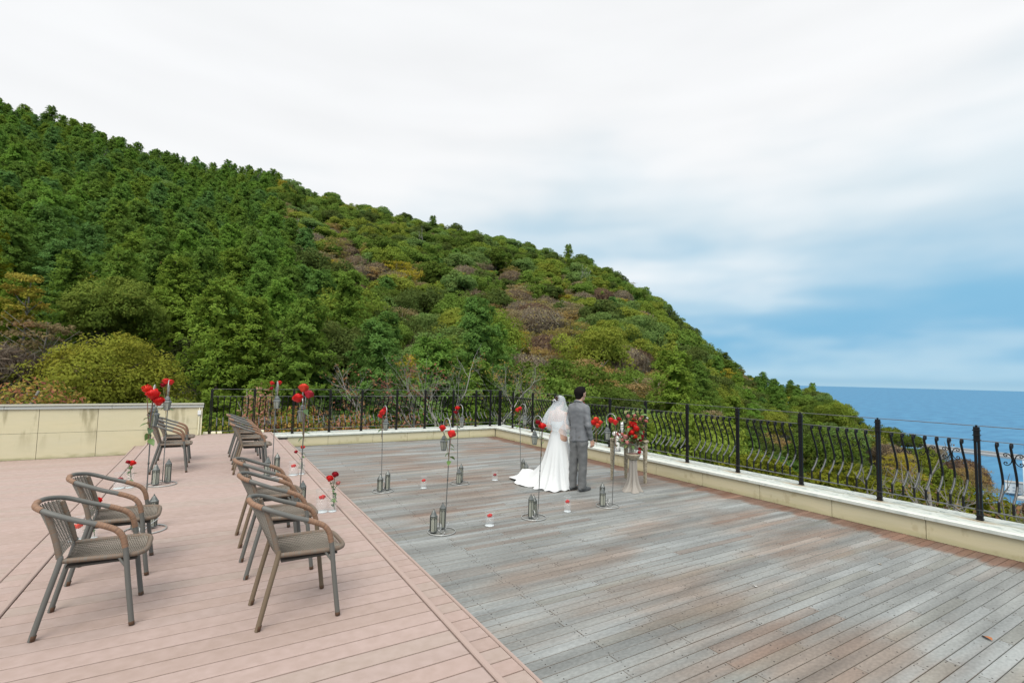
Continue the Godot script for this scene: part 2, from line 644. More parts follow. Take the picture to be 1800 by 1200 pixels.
# ---------------------------------------------------------------- decks
func make_deck() -> void:
	var z1 := DECK_FRONT
	var root := Node3D.new()
	root.name = "wooden_deck"
	add_child(root)
	tag(root, "weathered grey brown timber deck between the pink platform and the parapet", "", "", "structure")
	part("joist_bed", box_mesh(Vector3(1.2, -0.5, BACK_WALL - 0.3), Vector3(RIGHT_WALL + 0.3, -0.04, z1)), M.under, root)
	var pitch := 0.0932
	var width := pitch - 0.0058
	var unit := box_mesh(Vector3(0, -0.03, -width / 2), Vector3(1, 0, width / 2), 0.0026)
	var rows := int((z1 - BACK_WALL) / pitch)
	var far := {}
	var nails: Array[Transform3D] = []
	var x0 := 1.56
	for i in rows:
		var z := z1 - (i + 0.5) * pitch
		var cuts := [x0]
		var first := 2.50 if i % 2 == 0 else 3.20
		if rng.randf() < 0.12: first += 0.4
		for k in 5:
			var x := first + 1.39 * k + rng.randf_range(-0.05, 0.05)
			if x < RIGHT_WALL - 0.25: cuts.append(x)
		cuts.append(RIGHT_WALL - 0.004)
		for k in cuts.size() - 1:
			var a: float = cuts[k] + 0.0025
			var b: float = cuts[k + 1] - 0.0025
			var back := clampf((-z - 4.5) / 6.0, 0.0, 1.0)
			var r := rng.randf()
			var tone := "grey"
			if r < 0.07 + 0.25 * back: tone = "brown"
			elif r < 0.10 + 0.45 * back: tone = "red"
			elif r < 0.27 + 0.38 * back: tone = "pale"
			elif r < 0.45 + 0.32 * back: tone = "dull"
			elif r < 0.54 + 0.3 * back: tone = "olive"
			# the board's end under the parapet keeps its red tone
			var pieces := [[a, b, tone]]
			var lift := rng.randf_range(-0.0012, 0.0012)
			for p in pieces:
				if z > -5.3 and z < -1.05:
					part("plank", unit, M.deck[p[2]], root, Vector3(p[0], lift, z), Vector3.ZERO, Vector3(p[1] - p[0], 1, 1))
				else:
					if not far.has(p[2]): far[p[2]] = begin()
					add_box(far[p[2]], Vector3(p[0], -0.03, z - width / 2), Vector3(p[1], lift, z + width / 2), 0.0026)
			if z > -8.0 and z < -0.9:
				var x := a + 0.03
				while x < b:
					for s in [-0.026, 0.026]:
						nails.append(Transform3D(Basis().rotated(Vector3.UP, rng.randf() * TAU).scaled(Vector3.ONE * rng.randf_range(0.7, 1.25)), Vector3(x + rng.randf_range(-0.012, 0.012), lift + 0.0004, z + s + rng.randf_range(-0.005, 0.005))))
					x += 0.46
				for s in [-0.026, 0.026]:
					nails.append(Transform3D(Basis(), Vector3(b - 0.03, lift + 0.0004, z + s)))
	for k in far:
		var o := part("far_planks", finish(far[k]), M.deck[k], root)
		tag(o, "", "", "", "stuff")
	var mm := MultiMesh.new()
	mm.transform_format = MultiMesh.TRANSFORM_3D
	mm.mesh = lathe_mesh([[0.0062, -0.002], [0.0055, 0.0004], [0.0, 0.0008]], 7, false)
	mm.instance_count = nails.size()
	for i in nails.size(): mm.set_instance_transform(i, nails[i])
	var mi := MultiMeshInstance3D.new()
	mi.name = "nail_heads"
	mi.multimesh = mm
	mi.material_override = M.under
	root.add_child(mi)
	mi.set_meta("kind", "stuff")


func boards(root: Node3D, x0: float, x1: float, y: float, z0: float, z1: float, split_from: float, called := "plank", phase := 0.0, cut := 0.0) -> void:
	# boards along x, from z0 (far) to z1 (near); those nearer than split_from are parts of their own
	var pitch := 0.1455
	var w := pitch - 0.0125
	var unit := box_mesh(Vector3(0, -0.03, -w / 2), Vector3(1, 0, w / 2), 0.004)
	var far := {}
	var n := int((z1 - z0) / pitch)
	for i in n:
		var z := z1 - (i + 0.5) * pitch + phase
		var m: int = rng.randi() % 5
		var lift := rng.randf_range(-0.0006, 0.0006)
		if z > split_from:
			part(called, unit, M.pink[m], root, Vector3(x0, y + lift, z), Vector3.ZERO, Vector3(x1 - x0, 1, 1))
		else:
			if not far.has(m): far[m] = begin()
			add_box(far[m], Vector3(x0, y - 0.03, z - w / 2), Vector3(x1, y + lift, z + w / 2), 0.004)
	for m in far:
		var o := part("far_planks", finish(far[m]), M.pink[m], root)
		tag(o, "", "", "", "stuff")


func make_platform() -> void:
	var root := Node3D.new()
	root.name = "raised_platform"
	add_child(root)
	tag(root, "pink composite platform two steps above the timber deck", "", "", "structure")
	var zb := -14.05
	var top := 2 * STEP
	part("base", box_mesh(Vector3(-1.04, -0.4, zb), Vector3(1.335, top - 0.035, DECK_FRONT)), M.under, root)
	boards(root, -1.040, 1.337, top, zb, DECK_FRONT, -8.6)
	# nosing boards along both long edges and risers
	for s in [[1.348, 1.388, 1], [-1.091, -1.051, -1]]:
		var z := DECK_FRONT
		while z > zb + 0.1:
			var e := maxf(z - 3.0, zb)
			part("nosing", box_mesh(Vector3(s[0], top - STEP, e + 0.004), Vector3(s[1], top + 0.001, z), 0.006), M.pink_trim, root)
			z = e
	part("end_board", box_mesh(Vector3(-1.09, top - 0.3, zb - 0.03), Vector3(1.388, top + 0.001, zb - 0.002), 0.004), M.pink_trim, root)
	# treads: a short step on the deck side and one on the low side
	for s in [["step_tread", 1.392, 1.706, 1.712, 1.738], ["step_tread", -1.372, -1.095, -1.405, -1.378]]:
		var t := Node3D.new()
		t.name = numbered(s[0])
		root.add_child(t)
		part("base", box_mesh(Vector3(minf(s[1], s[3]) + 0.02, -0.4, BACK_WALL + 0.01), Vector3(maxf(s[2], s[4]) - 0.02, STEP - 0.035, DECK_FRONT)), M.under, t)
		boards(t, s[1] + 0.003, s[2] - 0.003, STEP, BACK_WALL + 0.005, DECK_FRONT, -6.5, "board")
		var z := DECK_FRONT
		while z > BACK_WALL + 0.1:
			var e := maxf(z - 2.73, BACK_WALL + 0.01)
			part("nosing", box_mesh(Vector3(s[3], 0.001, e + 0.005), Vector3(s[4], STEP + 0.001, z), 0.006), M.pink_trim, t)
			z = e


func make_low_deck() -> void:
	var root := Node3D.new()
	root.name = "low_deck"
	add_child(root)
	tag(root, "pink composite deck on the low side below the cream wall", "", "", "structure")
	part("base", box_mesh(Vector3(-9.0, -0.5, BACK_WALL - 0.2), Vector3(-1.2, -0.04, DECK_FRONT)), M.under, root)
	boards(root, -5.0, -1.41, 0.0, BACK_WALL, DECK_FRONT, -8.5)
	boards(root, -9.0, -5.006, 0.0, BACK_WALL, DECK_FRONT, 99.0)


# ---------------------------------------------------------------- walls
func uv_box(lo: Vector3, hi: Vector3, u0: float, u1: float, v0: float, v1: float, along_x := true, top := false) -> ArrayMesh:
	# a box whose UVs run along its length and height (or depth, for a coping)
	var base := box_mesh(lo, hi, 0.004)
	var a := base.surface_get_arrays(0)
	var v: PackedVector3Array = a[Mesh.ARRAY_VERTEX]
	var uv := PackedVector2Array()
	uv.resize(v.size())
	for i in v.size():
		var l := (v[i].x - lo.x) / (hi.x - lo.x) if along_x else (v[i].z - lo.z) / (hi.z - lo.z)
		var h := (hi.y - v[i].y) / (hi.y - lo.y)
		if top: h = (v[i].z - lo.z) / (hi.z - lo.z) if along_x else (hi.x - v[i].x) / (hi.x - lo.x)
		uv[i] = Vector2(lerpf(u0, u1, l), lerpf(v0, v1, h))
	a[Mesh.ARRAY_TEX_UV] = uv
	var m := ArrayMesh.new()
	m.add_surface_from_arrays(Mesh.PRIMITIVE_TRIANGLES, a)
	return m


func make_yellow_wall() -> void:
	var zf := BACK_WALL
	var t := thing("cream_wall", "tall cream panelled wall with grey coping at the far end of the low deck", "wall")
	var core := part("core", box_mesh(Vector3(-9.0, -0.5, zf - 0.30), Vector3(-0.165, 1.03, zf - 0.02)), M.joint, t)
	core.set_meta("label", "grey joints between the cream panels")
	var xs := [-0.16, -1.12, -2.075, -3.03, -3.985, -4.94, -5.9, -6.9, -7.9, -9.0]
	for i in xs.size() - 1:
		for r in [[0.0, 0.531], [0.538, 1.032]]:
			var u := 0.11 * i
			part("panel", uv_box(Vector3(xs[i + 1] + 0.004, r[0], zf - 0.04), Vector3(xs[i] - 0.004, r[1], zf), 1.0 - u - 0.11, 1.0 - u, 1.0 - r[1] / 1.035, 1.0 - r[0] / 1.035), M.wall_panel, t)
	part("end_panel", box_mesh(Vector3(-0.163, 0.0, zf - 0.31), Vector3(-0.145, 1.032, zf - 0.002)), M.pale_block, t)
	for i in 6:
		var a := -0.125 - i * 1.72
		part("coping", box_mesh(Vector3(a - 1.714, 1.034, zf - 0.34), Vector3(a, 1.09, zf + 0.035), 0.012), M.steel_trim, t)
		part("coping", box_mesh(Vector3(a - 1.714, 1.092, zf - 0.35), Vector3(a + 0.004, 1.118, zf + 0.045), 0.008), M.cap_edge, t)
	var b := thing("socket_box", "small white weatherproof box with a conduit on the end of the cream wall", "electrical box", Vector3(-0.205, 0, zf))
	part("housing", box_mesh(Vector3(-0.035, 0.865, 0.002), Vector3(0.035, 0.965, 0.05), 0.008), M.white_plastic, b)
	part("cover", box_mesh(Vector3(-0.028, 0.835, 0.002), Vector3(0.028, 0.862, 0.035), 0.004), M.steel_trim, b)
	part("conduit", tube_mesh(PackedVector3Array([Vector3(0, 0.40, 0.018), Vector3(0, 0.834, 0.018)]), 0.013), M.pale_block, b)
	part("conduit", tube_mesh(PackedVector3Array([Vector3(0, 0.966, 0.018), Vector3(0, 1.03, 0.018)]), 0.011), M.pale_block, b)


func make_parapets() -> void:
	var x := RIGHT_WALL
	var t := thing("parapet_wall", "low cream parapet with pale stone coping along the seaward edge", "wall")
	part("core", box_mesh(Vector3(x + 0.02, -1.5, -14.3), Vector3(x + 0.5, 0.24, DECK_FRONT)), M.joint, t)
	var z := -14.0 + 0.06
	var i := 0
	while z < DECK_FRONT:
		var e := minf(z + 1.118, DECK_FRONT)
		var u := fposmod(0.23 * i, 0.75)
		part("panel", uv_box(Vector3(x, 0.0, z + 0.004), Vector3(x + 0.03, 0.244, e - 0.004), u, u + 0.25, 0.0, 1.0, false), M.panel, t)
		part("coping", uv_box(Vector3(x - 0.04, 0.248, z + 0.002), Vector3(x + 0.685, 0.291, e - 0.002), 0.0, 1.0, 0.0, 1.0, false, true), M.cap, t)
		z = e
		i += 1
	var zb := BACK_WALL
	var b := thing("parapet_wall", "low cream parapet with pale stone coping across the far end of the timber deck", "wall")
	part("core", box_mesh(Vector3(0.0, -1.5, zb - 0.6), Vector3(RIGHT_WALL + 0.5, 0.24, zb - 0.02)), M.joint, b)
	var xs := [0.0, 0.75, 1.75, 2.75, 3.95, 4.95, 5.75, 6.95, 7.866]
	for k in xs.size() - 1:
		var u := fposmod(0.31 * k + 0.1, 0.75)
		if xs[k] > 1.3:
			part("panel", uv_box(Vector3(xs[k] + 0.004, 0.0, zb - 0.03), Vector3(xs[k + 1] - 0.004, 0.244, zb), u, u + 0.25, 0.0, 1.0), M.panel, b)
		part("coping", uv_box(Vector3(xs[k] + 0.002, 0.248, zb - 0.68), Vector3(xs[k + 1] - (0.002 if k < 7 else 0.042), 0.291, zb + 0.04), 0.0, 1.0, 0.0, 1.0, true, true), M.cap, b)
	part("coping", uv_box(Vector3(7.83, 0.248, zb - 0.68), Vector3(8.555, 0.291, zb + 0.026), 0.3, 1.0, 0.0, 1.0, true, true), M.cap, b)


func baluster_meshes() -> Array:
	# bellied bar in the plane of out (local +z) and up; a curl at the top
	var p := [Vector3(0, 0.42, 0), Vector3(0, 0.53, 0), Vector3(0, 0.56, 0.022), Vector3(0, 0.64, 0.11), Vector3(0, 0.74, 0.17), Vector3(0, 0.84, 0.165), Vector3(0, 0.97, 0.115), Vector3(0, 1.10, 0.05), Vector3(0, 1.19, 0.008), Vector3(0, 1.235, -0.004), Vector3(0, 1.258, 0.012), Vector3(0, 1.262, 0.034), Vector3(0, 1.246, 0.05), Vector3(0, 1.225, 0.046), Vector3(0, 1.218, 0.03)]
	var whole := spline(p, 4)
	var bar := tube_mesh(whole, 0.0135, 0.0135, 6)
	var bend := tube_mesh(whole.slice(6, 17), 0.0141, 0.0141, 6)  # sleeve over the lower bend that carries the painted sky sheen
	# paired C scrolls, lying in the plane of the fence beside a baluster
	var c := []
	for i in 19:
		var a := -PI * 0.5 + PI * i / 18.0
		c.append(Vector3(-0.052 * (1.0 - cos(a)), 1.07 + sin(a) * 0.072, 0.075))
	var sp := []
	var top := Vector3(-0.052, 1.07 + 0.047, 0.075)
	var low := Vector3(-0.052, 1.07 - 0.047, 0.075)
	for i in range(14, 0, -1):
		var f := i / 14.0
		var a := PI * 0.5 + TAU * 1.15 * (1.0 - f)
		sp.append(top + Vector3(cos(a), sin(a), 0) * 0.025 * f)
	var path := PackedVector3Array()
	for i in range(sp.size() - 1, -1, -1): path.append(low + Vector3(sp[i].x - top.x, -(sp[i].y - top.y), 0))
	for q in c: path.append(q)
	for q in sp: path.append(q)
	var scroll := tube_mesh(path, 0.0055, 0.0055, 5)
	return [bar, scroll, bend]


func make_railings() -> void:
	var bm := baluster_meshes()
	var st := begin()
	for s in [-0.017, 0.017]:
		add_box(st, Vector3(s - 0.0125, 0.291, -0.0125), Vector3(s + 0.0125, 1.44, 0.0125), 0.002)
	add_box(st, Vector3(-0.028, 1.25, -0.02), Vector3(0.028, 1.43, 0.02), 0.003)
	for y in [0.30, 0.345, 0.42, 1.27, 1.33, 1.39]:
		add_box(st, Vector3(-0.037, y, -0.025), Vector3(0.037, y + 0.012, 0.025), 0.003)
	add_box(st, Vector3(-0.03, 0.2925, -0.018), Vector3(0.03, 0.36, 0.018), 0.003)
	add_tube(st, PackedVector3Array([Vector3(0, 1.43, 0), Vector3(0, 1.462, 0)]), 0.012, 0.012, 8)
	var post := finish(st)
	var runs := [
		["wrought iron railing with bellied balusters and scrolls along the seaward parapet", Vector3(8.25, 0, 0), PI / 2, [2.16, 1.035, -0.09, -1.215, -2.34, -3.42, -4.52, -5.65, -6.77, -7.9, -9.04, -10.16, -11.28, -12.4, -13.53, -14.31]],
		["wrought iron railing with bellied balusters across the far end behind the chairs", Vector3(0, 0, -14.31), PI, [8.20, 7.86, 7.33, 6.53, 5.6, 4.72, 3.7, 2.83, 1.9, 0.97, 0.03]],
	]
	for r in runs:
		var t := thing("iron_railing", r[0], "railing", r[1], r[2])
		# local x runs along the fence, local z points outwards
		var at: Array = []
		for v in r[3]:
			at.append(-v if r[2] == PI / 2 else -v)
		for i in at.size():
			part("post", post, M.iron, t, Vector3(at[i], 0, 0))
			if i == 0: continue
			var a: float = minf(at[i - 1], at[i])
			var b: float = maxf(at[i - 1], at[i])
			var n := 7 if b - a > 1.0 else maxi(2, int((b - a - 0.12) / 0.133))
			var gap := (b - a) / (n + 1.0)
			var shift := 0.0
			if b - a > 1.0:
				gap = 0.128
				shift = (b - a - 8 * gap) * 0.5
			for k in n:
				var x := a + shift + gap * (k + 1)
				part("sheen_bend", bm[2], M.sheen_iron, part("baluster", bm[0], M.iron, t, Vector3(x, 0, 0)))
				if k % 2 == 1:
					part("scroll", bm[1], M.iron, t, Vector3(x - 0.014, 0, 0))
					if k < n - 1: part("scroll", bm[1], M.iron, t, Vector3(x + 0.014, 0, 0), Vector3(0, PI, 0), Vector3(1, 1, -1))
		var x0: float = at.min()
		var x1: float = at.max()
		for y in [1.452, 1.272]:
			part("tension_wire", tube_mesh(PackedVector3Array([Vector3(x0, y, 0.0), Vector3(x1, y, 0.0)]), 0.0055, 0.0055, 6), M.wire, t)
		part("bottom_rail", box_mesh(Vector3(x0, 0.412, -0.014), Vector3(x1, 0.424, 0.014), 0.002), M.wire, t)


# ---------------------------------------------------------------- land, sea and wood
const AZ := [-60.0, -40.0, -16.0, -11.0, -8.0, 0.0, 5.0, 11.0, 17.6, 24.0, 31.0, 37.5, 44.0, 47.0, 50.0, 52.5, 56.0, 58.5, 62.4, 65.5, 67.0, 70.0, 72.0, 74.0, 77.0, 90.0, 120.0]
const CREST := [18.6, 19.5, 19.7, 19.9, 19.2, 19.2, 19.5, 18.2, 17.4, 16.6, 15.4, 13.8, 11.0, 8.8, 6.3, 4.5, 2.1, 0.7, -0.7, -2.8, -3.6, -4.3, -5.4, -7.2, -9.6, -14.0, -22.0]
const REACH := [300.0, 300.0, 300.0, 300.0, 295.0, 290.0, 285.0, 275.0, 270.0, 265.0, 260.0, 252.0, 240.0, 232.0, 222.0, 215.0, 205.0, 195.0, 175.0, 150.0, 120.0, 105.0, 96.0, 88.0, 74.0, 50.0, 36.0]
const SEA := -121.0
const NEAR := 7.0


func table(ys: Array, az: float) -> float:
	for i in AZ.size() - 1:
		if az <= AZ[i + 1]:
			var t := clampf((az - AZ[i]) / (AZ[i + 1] - AZ[i]), 0.0, 1.0)
			return lerpf(ys[i], ys[i + 1], t)
	return ys[-1]


func tall_at(az: float) -> float:
	# how tall the wood stands: low scrub on the seaward spur
	return lerpf(9.5, 3.2, smoothstep(57.0, 65.0, az))


func ground_at(az: float, r: float) -> float:
	var reach := table(REACH, az)
	var crest := EYE + reach * tan(deg_to_rad(table(CREST, az))) - tall_at(az) * 0.86
	var low := lerpf(-10.5, -7.0, smoothstep(60.0, 72.0, az))
	var t := clampf((r - 24.0) / (reach - 24.0), 0.0, 1.0)
	var y := lerpf(low, crest, pow(t, 1.22))
	if r < 24.0: y = low + 0.0
	if r > reach:
		y = crest - (r - reach) * 0.5 - pow(maxf(0.0, r - reach), 1.4) * 0.02
	y += 1.4 * noise.get_noise_2d(az * 0.11, r * 0.02) * smoothstep(30.0, 70.0, r)
	return maxf(y, SEA - 2.0)


func polar(az: float, r: float) -> Vector3:
	return Vector3(sin(deg_to_rad(az)) * r, ground_at(az, r), -cos(deg_to_rad(az)) * r)


func make_land() -> void:
	var st := begin()
	st.set_smooth_group(1)
	var azs := []
	var a := -60.0
	while a <= 120.0:
		azs.append(a)
		a += 3.0
	var rs := [NEAR, 16.0, 24.0, 34.0, 46.0, 60.0, 78.0, 100.0, 125.0, 150.0, 175.0, 200.0, 225.0, 250.0, 275.0, 300.0, 330.0, 380.0, 450.0, 540.0]
	for i in azs.size() - 1:
		for k in rs.size() - 1:
			quad(st, polar(azs[i], rs[k]), polar(azs[i + 1], rs[k]), polar(azs[i + 1], rs[k + 1]), polar(azs[i], rs[k + 1]))
	var soil := mat("soil", lin(0.045, 0.042, 0.022), 0.95)
	triplanar(soil, noise_map(512, 0.03, Color(0.55, 0.6, 0.45), Color(1, 1, 0.9), 8), Vector3(0.06, 0.06, 0.06))
	struct("hillside", finish(st), soil, "steep wooded hillside falling from upper left to the sea")
	var sea := begin()
	sea.set_smooth_group(1)
	var ring := [250.0, 800.0, 2500.0, 8000.0, 20000.0]
	for i in 72:
		var p := TAU * i / 72.0
		var q := TAU * (i + 1) / 72.0
		for k in ring.size() - 1:
			var d0 := Vector3(cos(p), 0, -sin(p))
			var d1 := Vector3(cos(q), 0, -sin(q))
			var y := Vector3(0, SEA, 0)
			quad(sea, d0 * ring[k] + y, d0 * ring[k + 1] + y, d1 * ring[k + 1] + y, d1 * ring[k] + y)
	var w := mat("sea_water", lin(0.052, 0.200, 0.345), 0.5, 0.0, 0.25)
	var n := noise_map(1024, 0.02, Color.BLACK, Color.WHITE, 4, 5, true)
	triplanar(w, noise_map(1024, 0.008, Color(0.84, 0.88, 0.91), Color(1, 1, 1), 14, 6), Vector3(0.0008, 0.0008, 0.003))
	w.normal_enabled = true
	w.normal_texture = n
	w.normal_scale = 0.25
	struct("sea", finish(sea), w, "calm blue sea reaching to the horizon")


# ---- foliage
class Leaves:
	var v := PackedVector3Array()
	var n := PackedVector3Array()
	var c := PackedColorArray()
	var idx := PackedInt32Array()
	var r: RandomNumberGenerator

	func leaf(p: Vector3, out: Vector3, l: float, w: float, along: Vector3, col: Color, wild := 0.75) -> void:
		var f := (out + Vector3(r.randfn(), r.randfn(), r.randfn()) * wild * 0.6).normalized()
		if f.dot(out) < 0.0: f = -f
		var t := along if along != Vector3.ZERO else Vector3(r.randfn(), r.randfn(), r.randfn())
		t = (t - f * t.dot(f)).normalized()
		var b := f.cross(t)
		var i := v.size()
		var bend := f * l * 0.18
		for q in [p - t * l - bend, p + b * w, p + t * l - bend, p - b * w]: v.append(q)
		var m := (out * 0.6 + f * 0.5).normalized()
		for k in 4:
			n.append(m)
			c.append(col)
		# t, b, f right-handed: p-t, p-b, p+t, p+b is counter-clockwise seen from f; Godot wants it reversed
		idx.append_array([i, i + 1, i + 2, i, i + 2, i + 3])

	func mesh() -> ArrayMesh:
		var a := []
		a.resize(Mesh.ARRAY_MAX)
		a[Mesh.ARRAY_VERTEX] = v
		a[Mesh.ARRAY_NORMAL] = n
		a[Mesh.ARRAY_COLOR] = c
		a[Mesh.ARRAY_INDEX] = idx
		var m := ArrayMesh.new()
		m.add_surface_from_arrays(Mesh.PRIMITIVE_TRIANGLES, a)
		return m


func leaves(seed_: int) -> Leaves:
	var l := Leaves.new()
	l.r = RandomNumberGenerator.new()
	l.r.seed = seed_
	return l


func dir(r: RandomNumberGenerator) -> Vector3:
	return Vector3(r.randfn(), r.randfn(), r.randfn()).normalized()


func conifer_crown(seed_: int, h: float, rad: float, sprays: int, leaf: float) -> ArrayMesh:
	# boughs stand out from the stem at different lengths, so the outline is uneven
	var L := leaves(seed_)
	var r := L.r
	var lean := Vector3(r.randf_range(-0.5, 0.5), 0, r.randf_range(-0.5, 0.5))
	var boughs := []
	var n := 64
	for i in n:
		var f := pow((i + r.randf()) / n, 0.8)
		boughs.append([f, i * 2.4 + r.randfn() * 0.4, r.randf_range(0.6, 1.15), r.randf_range(0.7, 1.22)])
	for i in sprays:
		var b: Array = boughs[i % n]
		var f: float = b[0]
		var reach := rad * pow(maxf(0.0, 1.0 - f * 0.97), 0.5) * float(b[2]) + 0.25
		var along := sqrt(r.randf())
		var a: float = b[1] + r.randfn() * 0.30 * (1.15 - along * 0.6)
		var out := Vector3(cos(a), 0, sin(a))
		var y := lerpf(0.14, 1.0, f) * h + along * reach * 0.10 + r.randfn() * 0.16 + (1.0 - along) * 0.30
		var p := Vector3(0, y, 0) + out * reach * along + lean * f
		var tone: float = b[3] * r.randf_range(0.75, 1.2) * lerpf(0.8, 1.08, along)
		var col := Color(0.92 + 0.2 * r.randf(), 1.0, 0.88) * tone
		var nrm := (out * 0.7 + Vector3(0, 0.85, 0)).normalized()
		for k in 5:
			var g := a + r.randfn() * 0.8
			var o := Vector3(cos(g), r.randf_range(-0.25, 0.55), sin(g)).normalized()
			L.leaf(p + o * leaf * r.randf_range(0.1, 1.3) + dir(r) * leaf * 0.7, nrm, leaf * r.randf_range(0.7, 1.25), leaf * 0.36, o, col * r.randf_range(0.8, 1.2), 0.8)
	for i in sprays / 4:
		var f := r.randf()
		var a := r.randf() * TAU
		var rr := rad * pow(1.0 - f * 0.97, 0.6) * r.randf_range(0.08, 0.55)
		var o := Vector3(cos(a), 0.2, sin(a))
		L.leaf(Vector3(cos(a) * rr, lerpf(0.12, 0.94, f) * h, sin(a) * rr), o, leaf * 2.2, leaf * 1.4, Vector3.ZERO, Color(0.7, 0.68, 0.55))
	return L.mesh()


func broadleaf_crown(seed_: int, h: float, rad: float, lobes: int, per: int, leaf: float, squash := 0.78) -> ArrayMesh:
	var L := leaves(seed_)
	var r := L.r
	var mid := Vector3(0, h - rad * squash, 0)
	for i in lobes:
		var d := dir(r)
		if d.y < -0.25: d.y = -d.y
		var big := rad * r.randf_range(0.20, 0.36)
		var at := mid + Vector3(d.x, d.y * squash, d.z) * (rad - big) * r.randf_range(0.72, 1.26)
		var tone := r.randf_range(0.78, 1.2)
		var warm := r.randf_range(0.9, 1.12)
		for k in per:
			var o := dir(r)
			if o.dot(d) < -0.45 or o.y < -0.6: o = (o + d * 1.1 + Vector3.UP * 0.4).normalized()
			var p := at + Vector3(o.x, o.y * 0.85, o.z) * big * r.randf_range(0.66, 1.10)
			L.leaf(p, (o + Vector3(0, 0.25, 0)).normalized(), leaf * r.randf_range(0.7, 1.25), leaf * 0.55, Vector3.ZERO, Color(warm, 1, 0.92) * tone * r.randf_range(0.78, 1.2))
	for i in lobes * 7:
		var o := dir(r)
		if o.y < -0.5: o.y *= 0.4
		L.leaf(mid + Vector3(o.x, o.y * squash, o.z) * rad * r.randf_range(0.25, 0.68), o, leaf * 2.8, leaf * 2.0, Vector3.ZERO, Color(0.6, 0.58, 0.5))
	return L.mesh()


func layered_crown(seed_: int, h: float, rad: float, pads: int, per: int, leaf: float) -> ArrayMesh:
	# thin autumn crown: flat tiers of small leaves on spreading branches
	var L := leaves(seed_)
	var r := L.r
	for i in pads:
		var a := i * 2.4 + r.randf()
		var f := (i + 0.5) / pads
		var d := rad * r.randf_range(0.25, 0.72) * (1.0 - 0.45 * f * f)
		var at := Vector3(cos(a) * d, h * lerpf(0.42, 0.97, f) + r.randf_range(-0.3, 0.3), sin(a) * d)
		var wide := rad * r.randf_range(0.3, 0.5)
		var col := Color(r.randf_range(0.85, 1.2), r.randf_range(0.9, 1.1), r.randf_range(0.75, 1.0)) * r.randf_range(0.75, 1.2)
		for k in per:
			var b := r.randf() * TAU
			var q := sqrt(r.randf()) * wide * (0.8 + 0.25 * sin(b * 3.0 + i))
			var p := at + Vector3(cos(b) * q, r.randfn() * 0.13 - 0.16 * q, sin(b) * q)
			L.leaf(p, Vector3(cos(b) * 0.35, 1, sin(b) * 0.35).normalized(), leaf * r.randf_range(0.7, 1.3), leaf * 0.5, Vector3.ZERO, col * r.randf_range(0.8, 1.2), 0.9)
	return L.mesh()


func twig_crown(seed_: int, h: float, rad: float, count: int) -> ArrayMesh:
	# a leafless crown: a haze of fine twigs with a few last leaves
	var L := leaves(seed_)
	var r := L.r
	var mid := Vector3(0, h - rad * 0.75, 0)
	for i in count:
		var o := dir(r)
		if o.y < -0.3: o.y = -o.y
		var p := mid + Vector3(o.x, o.y * 0.8, o.z) * rad * pow(r.randf(), 0.35)
		var along := (o + Vector3(0, 0.7, 0) + dir(r) * 0.7).normalized()
		var g := r.randf_range(0.6, 1.25)
		L.leaf(p, o, r.randf_range(0.35, 0.8), r.randf_range(0.018, 0.045), along, Color(1.0, 0.92, 0.85) * g)
		if i % 7 == 0: L.leaf(p + along * 0.3, o, 0.16, 0.09, Vector3.ZERO, Color(1.3, 1.1, 0.5) * g)
	return L.mesh()


func trunk_mesh(seed_: int, h: float, r0: float, spread: float, limbs: int) -> ArrayMesh:
	var r := RandomNumberGenerator.new()
	r.seed = seed_
	var st := begin()
	var lean := Vector3(r.randf_range(-0.3, 0.3), 0, r.randf_range(-0.3, 0.3))
	add_tube(st, spline([Vector3(0, -1.5, 0), Vector3(0, h * 0.4, 0) + lean * 0.5, Vector3(0, h, 0) + lean], 3), r0, r0 * 0.25, 6)
	for i in limbs:
		var a := i * 2.4 + r.randf()
		var y := h * r.randf_range(0.3, 0.75)
		var o := Vector3(cos(a), 0, sin(a)) * spread * r.randf_range(0.6, 1.0)
		add_tube(st, spline([Vector3(0, y, 0) + lean * y / h, Vector3(0, y + spread * 0.35, 0) + o * 0.45, Vector3(0, y + spread * 0.75, 0) + o], 3), r0 * 0.45, r0 * 0.1, 5)
	return finish(st)


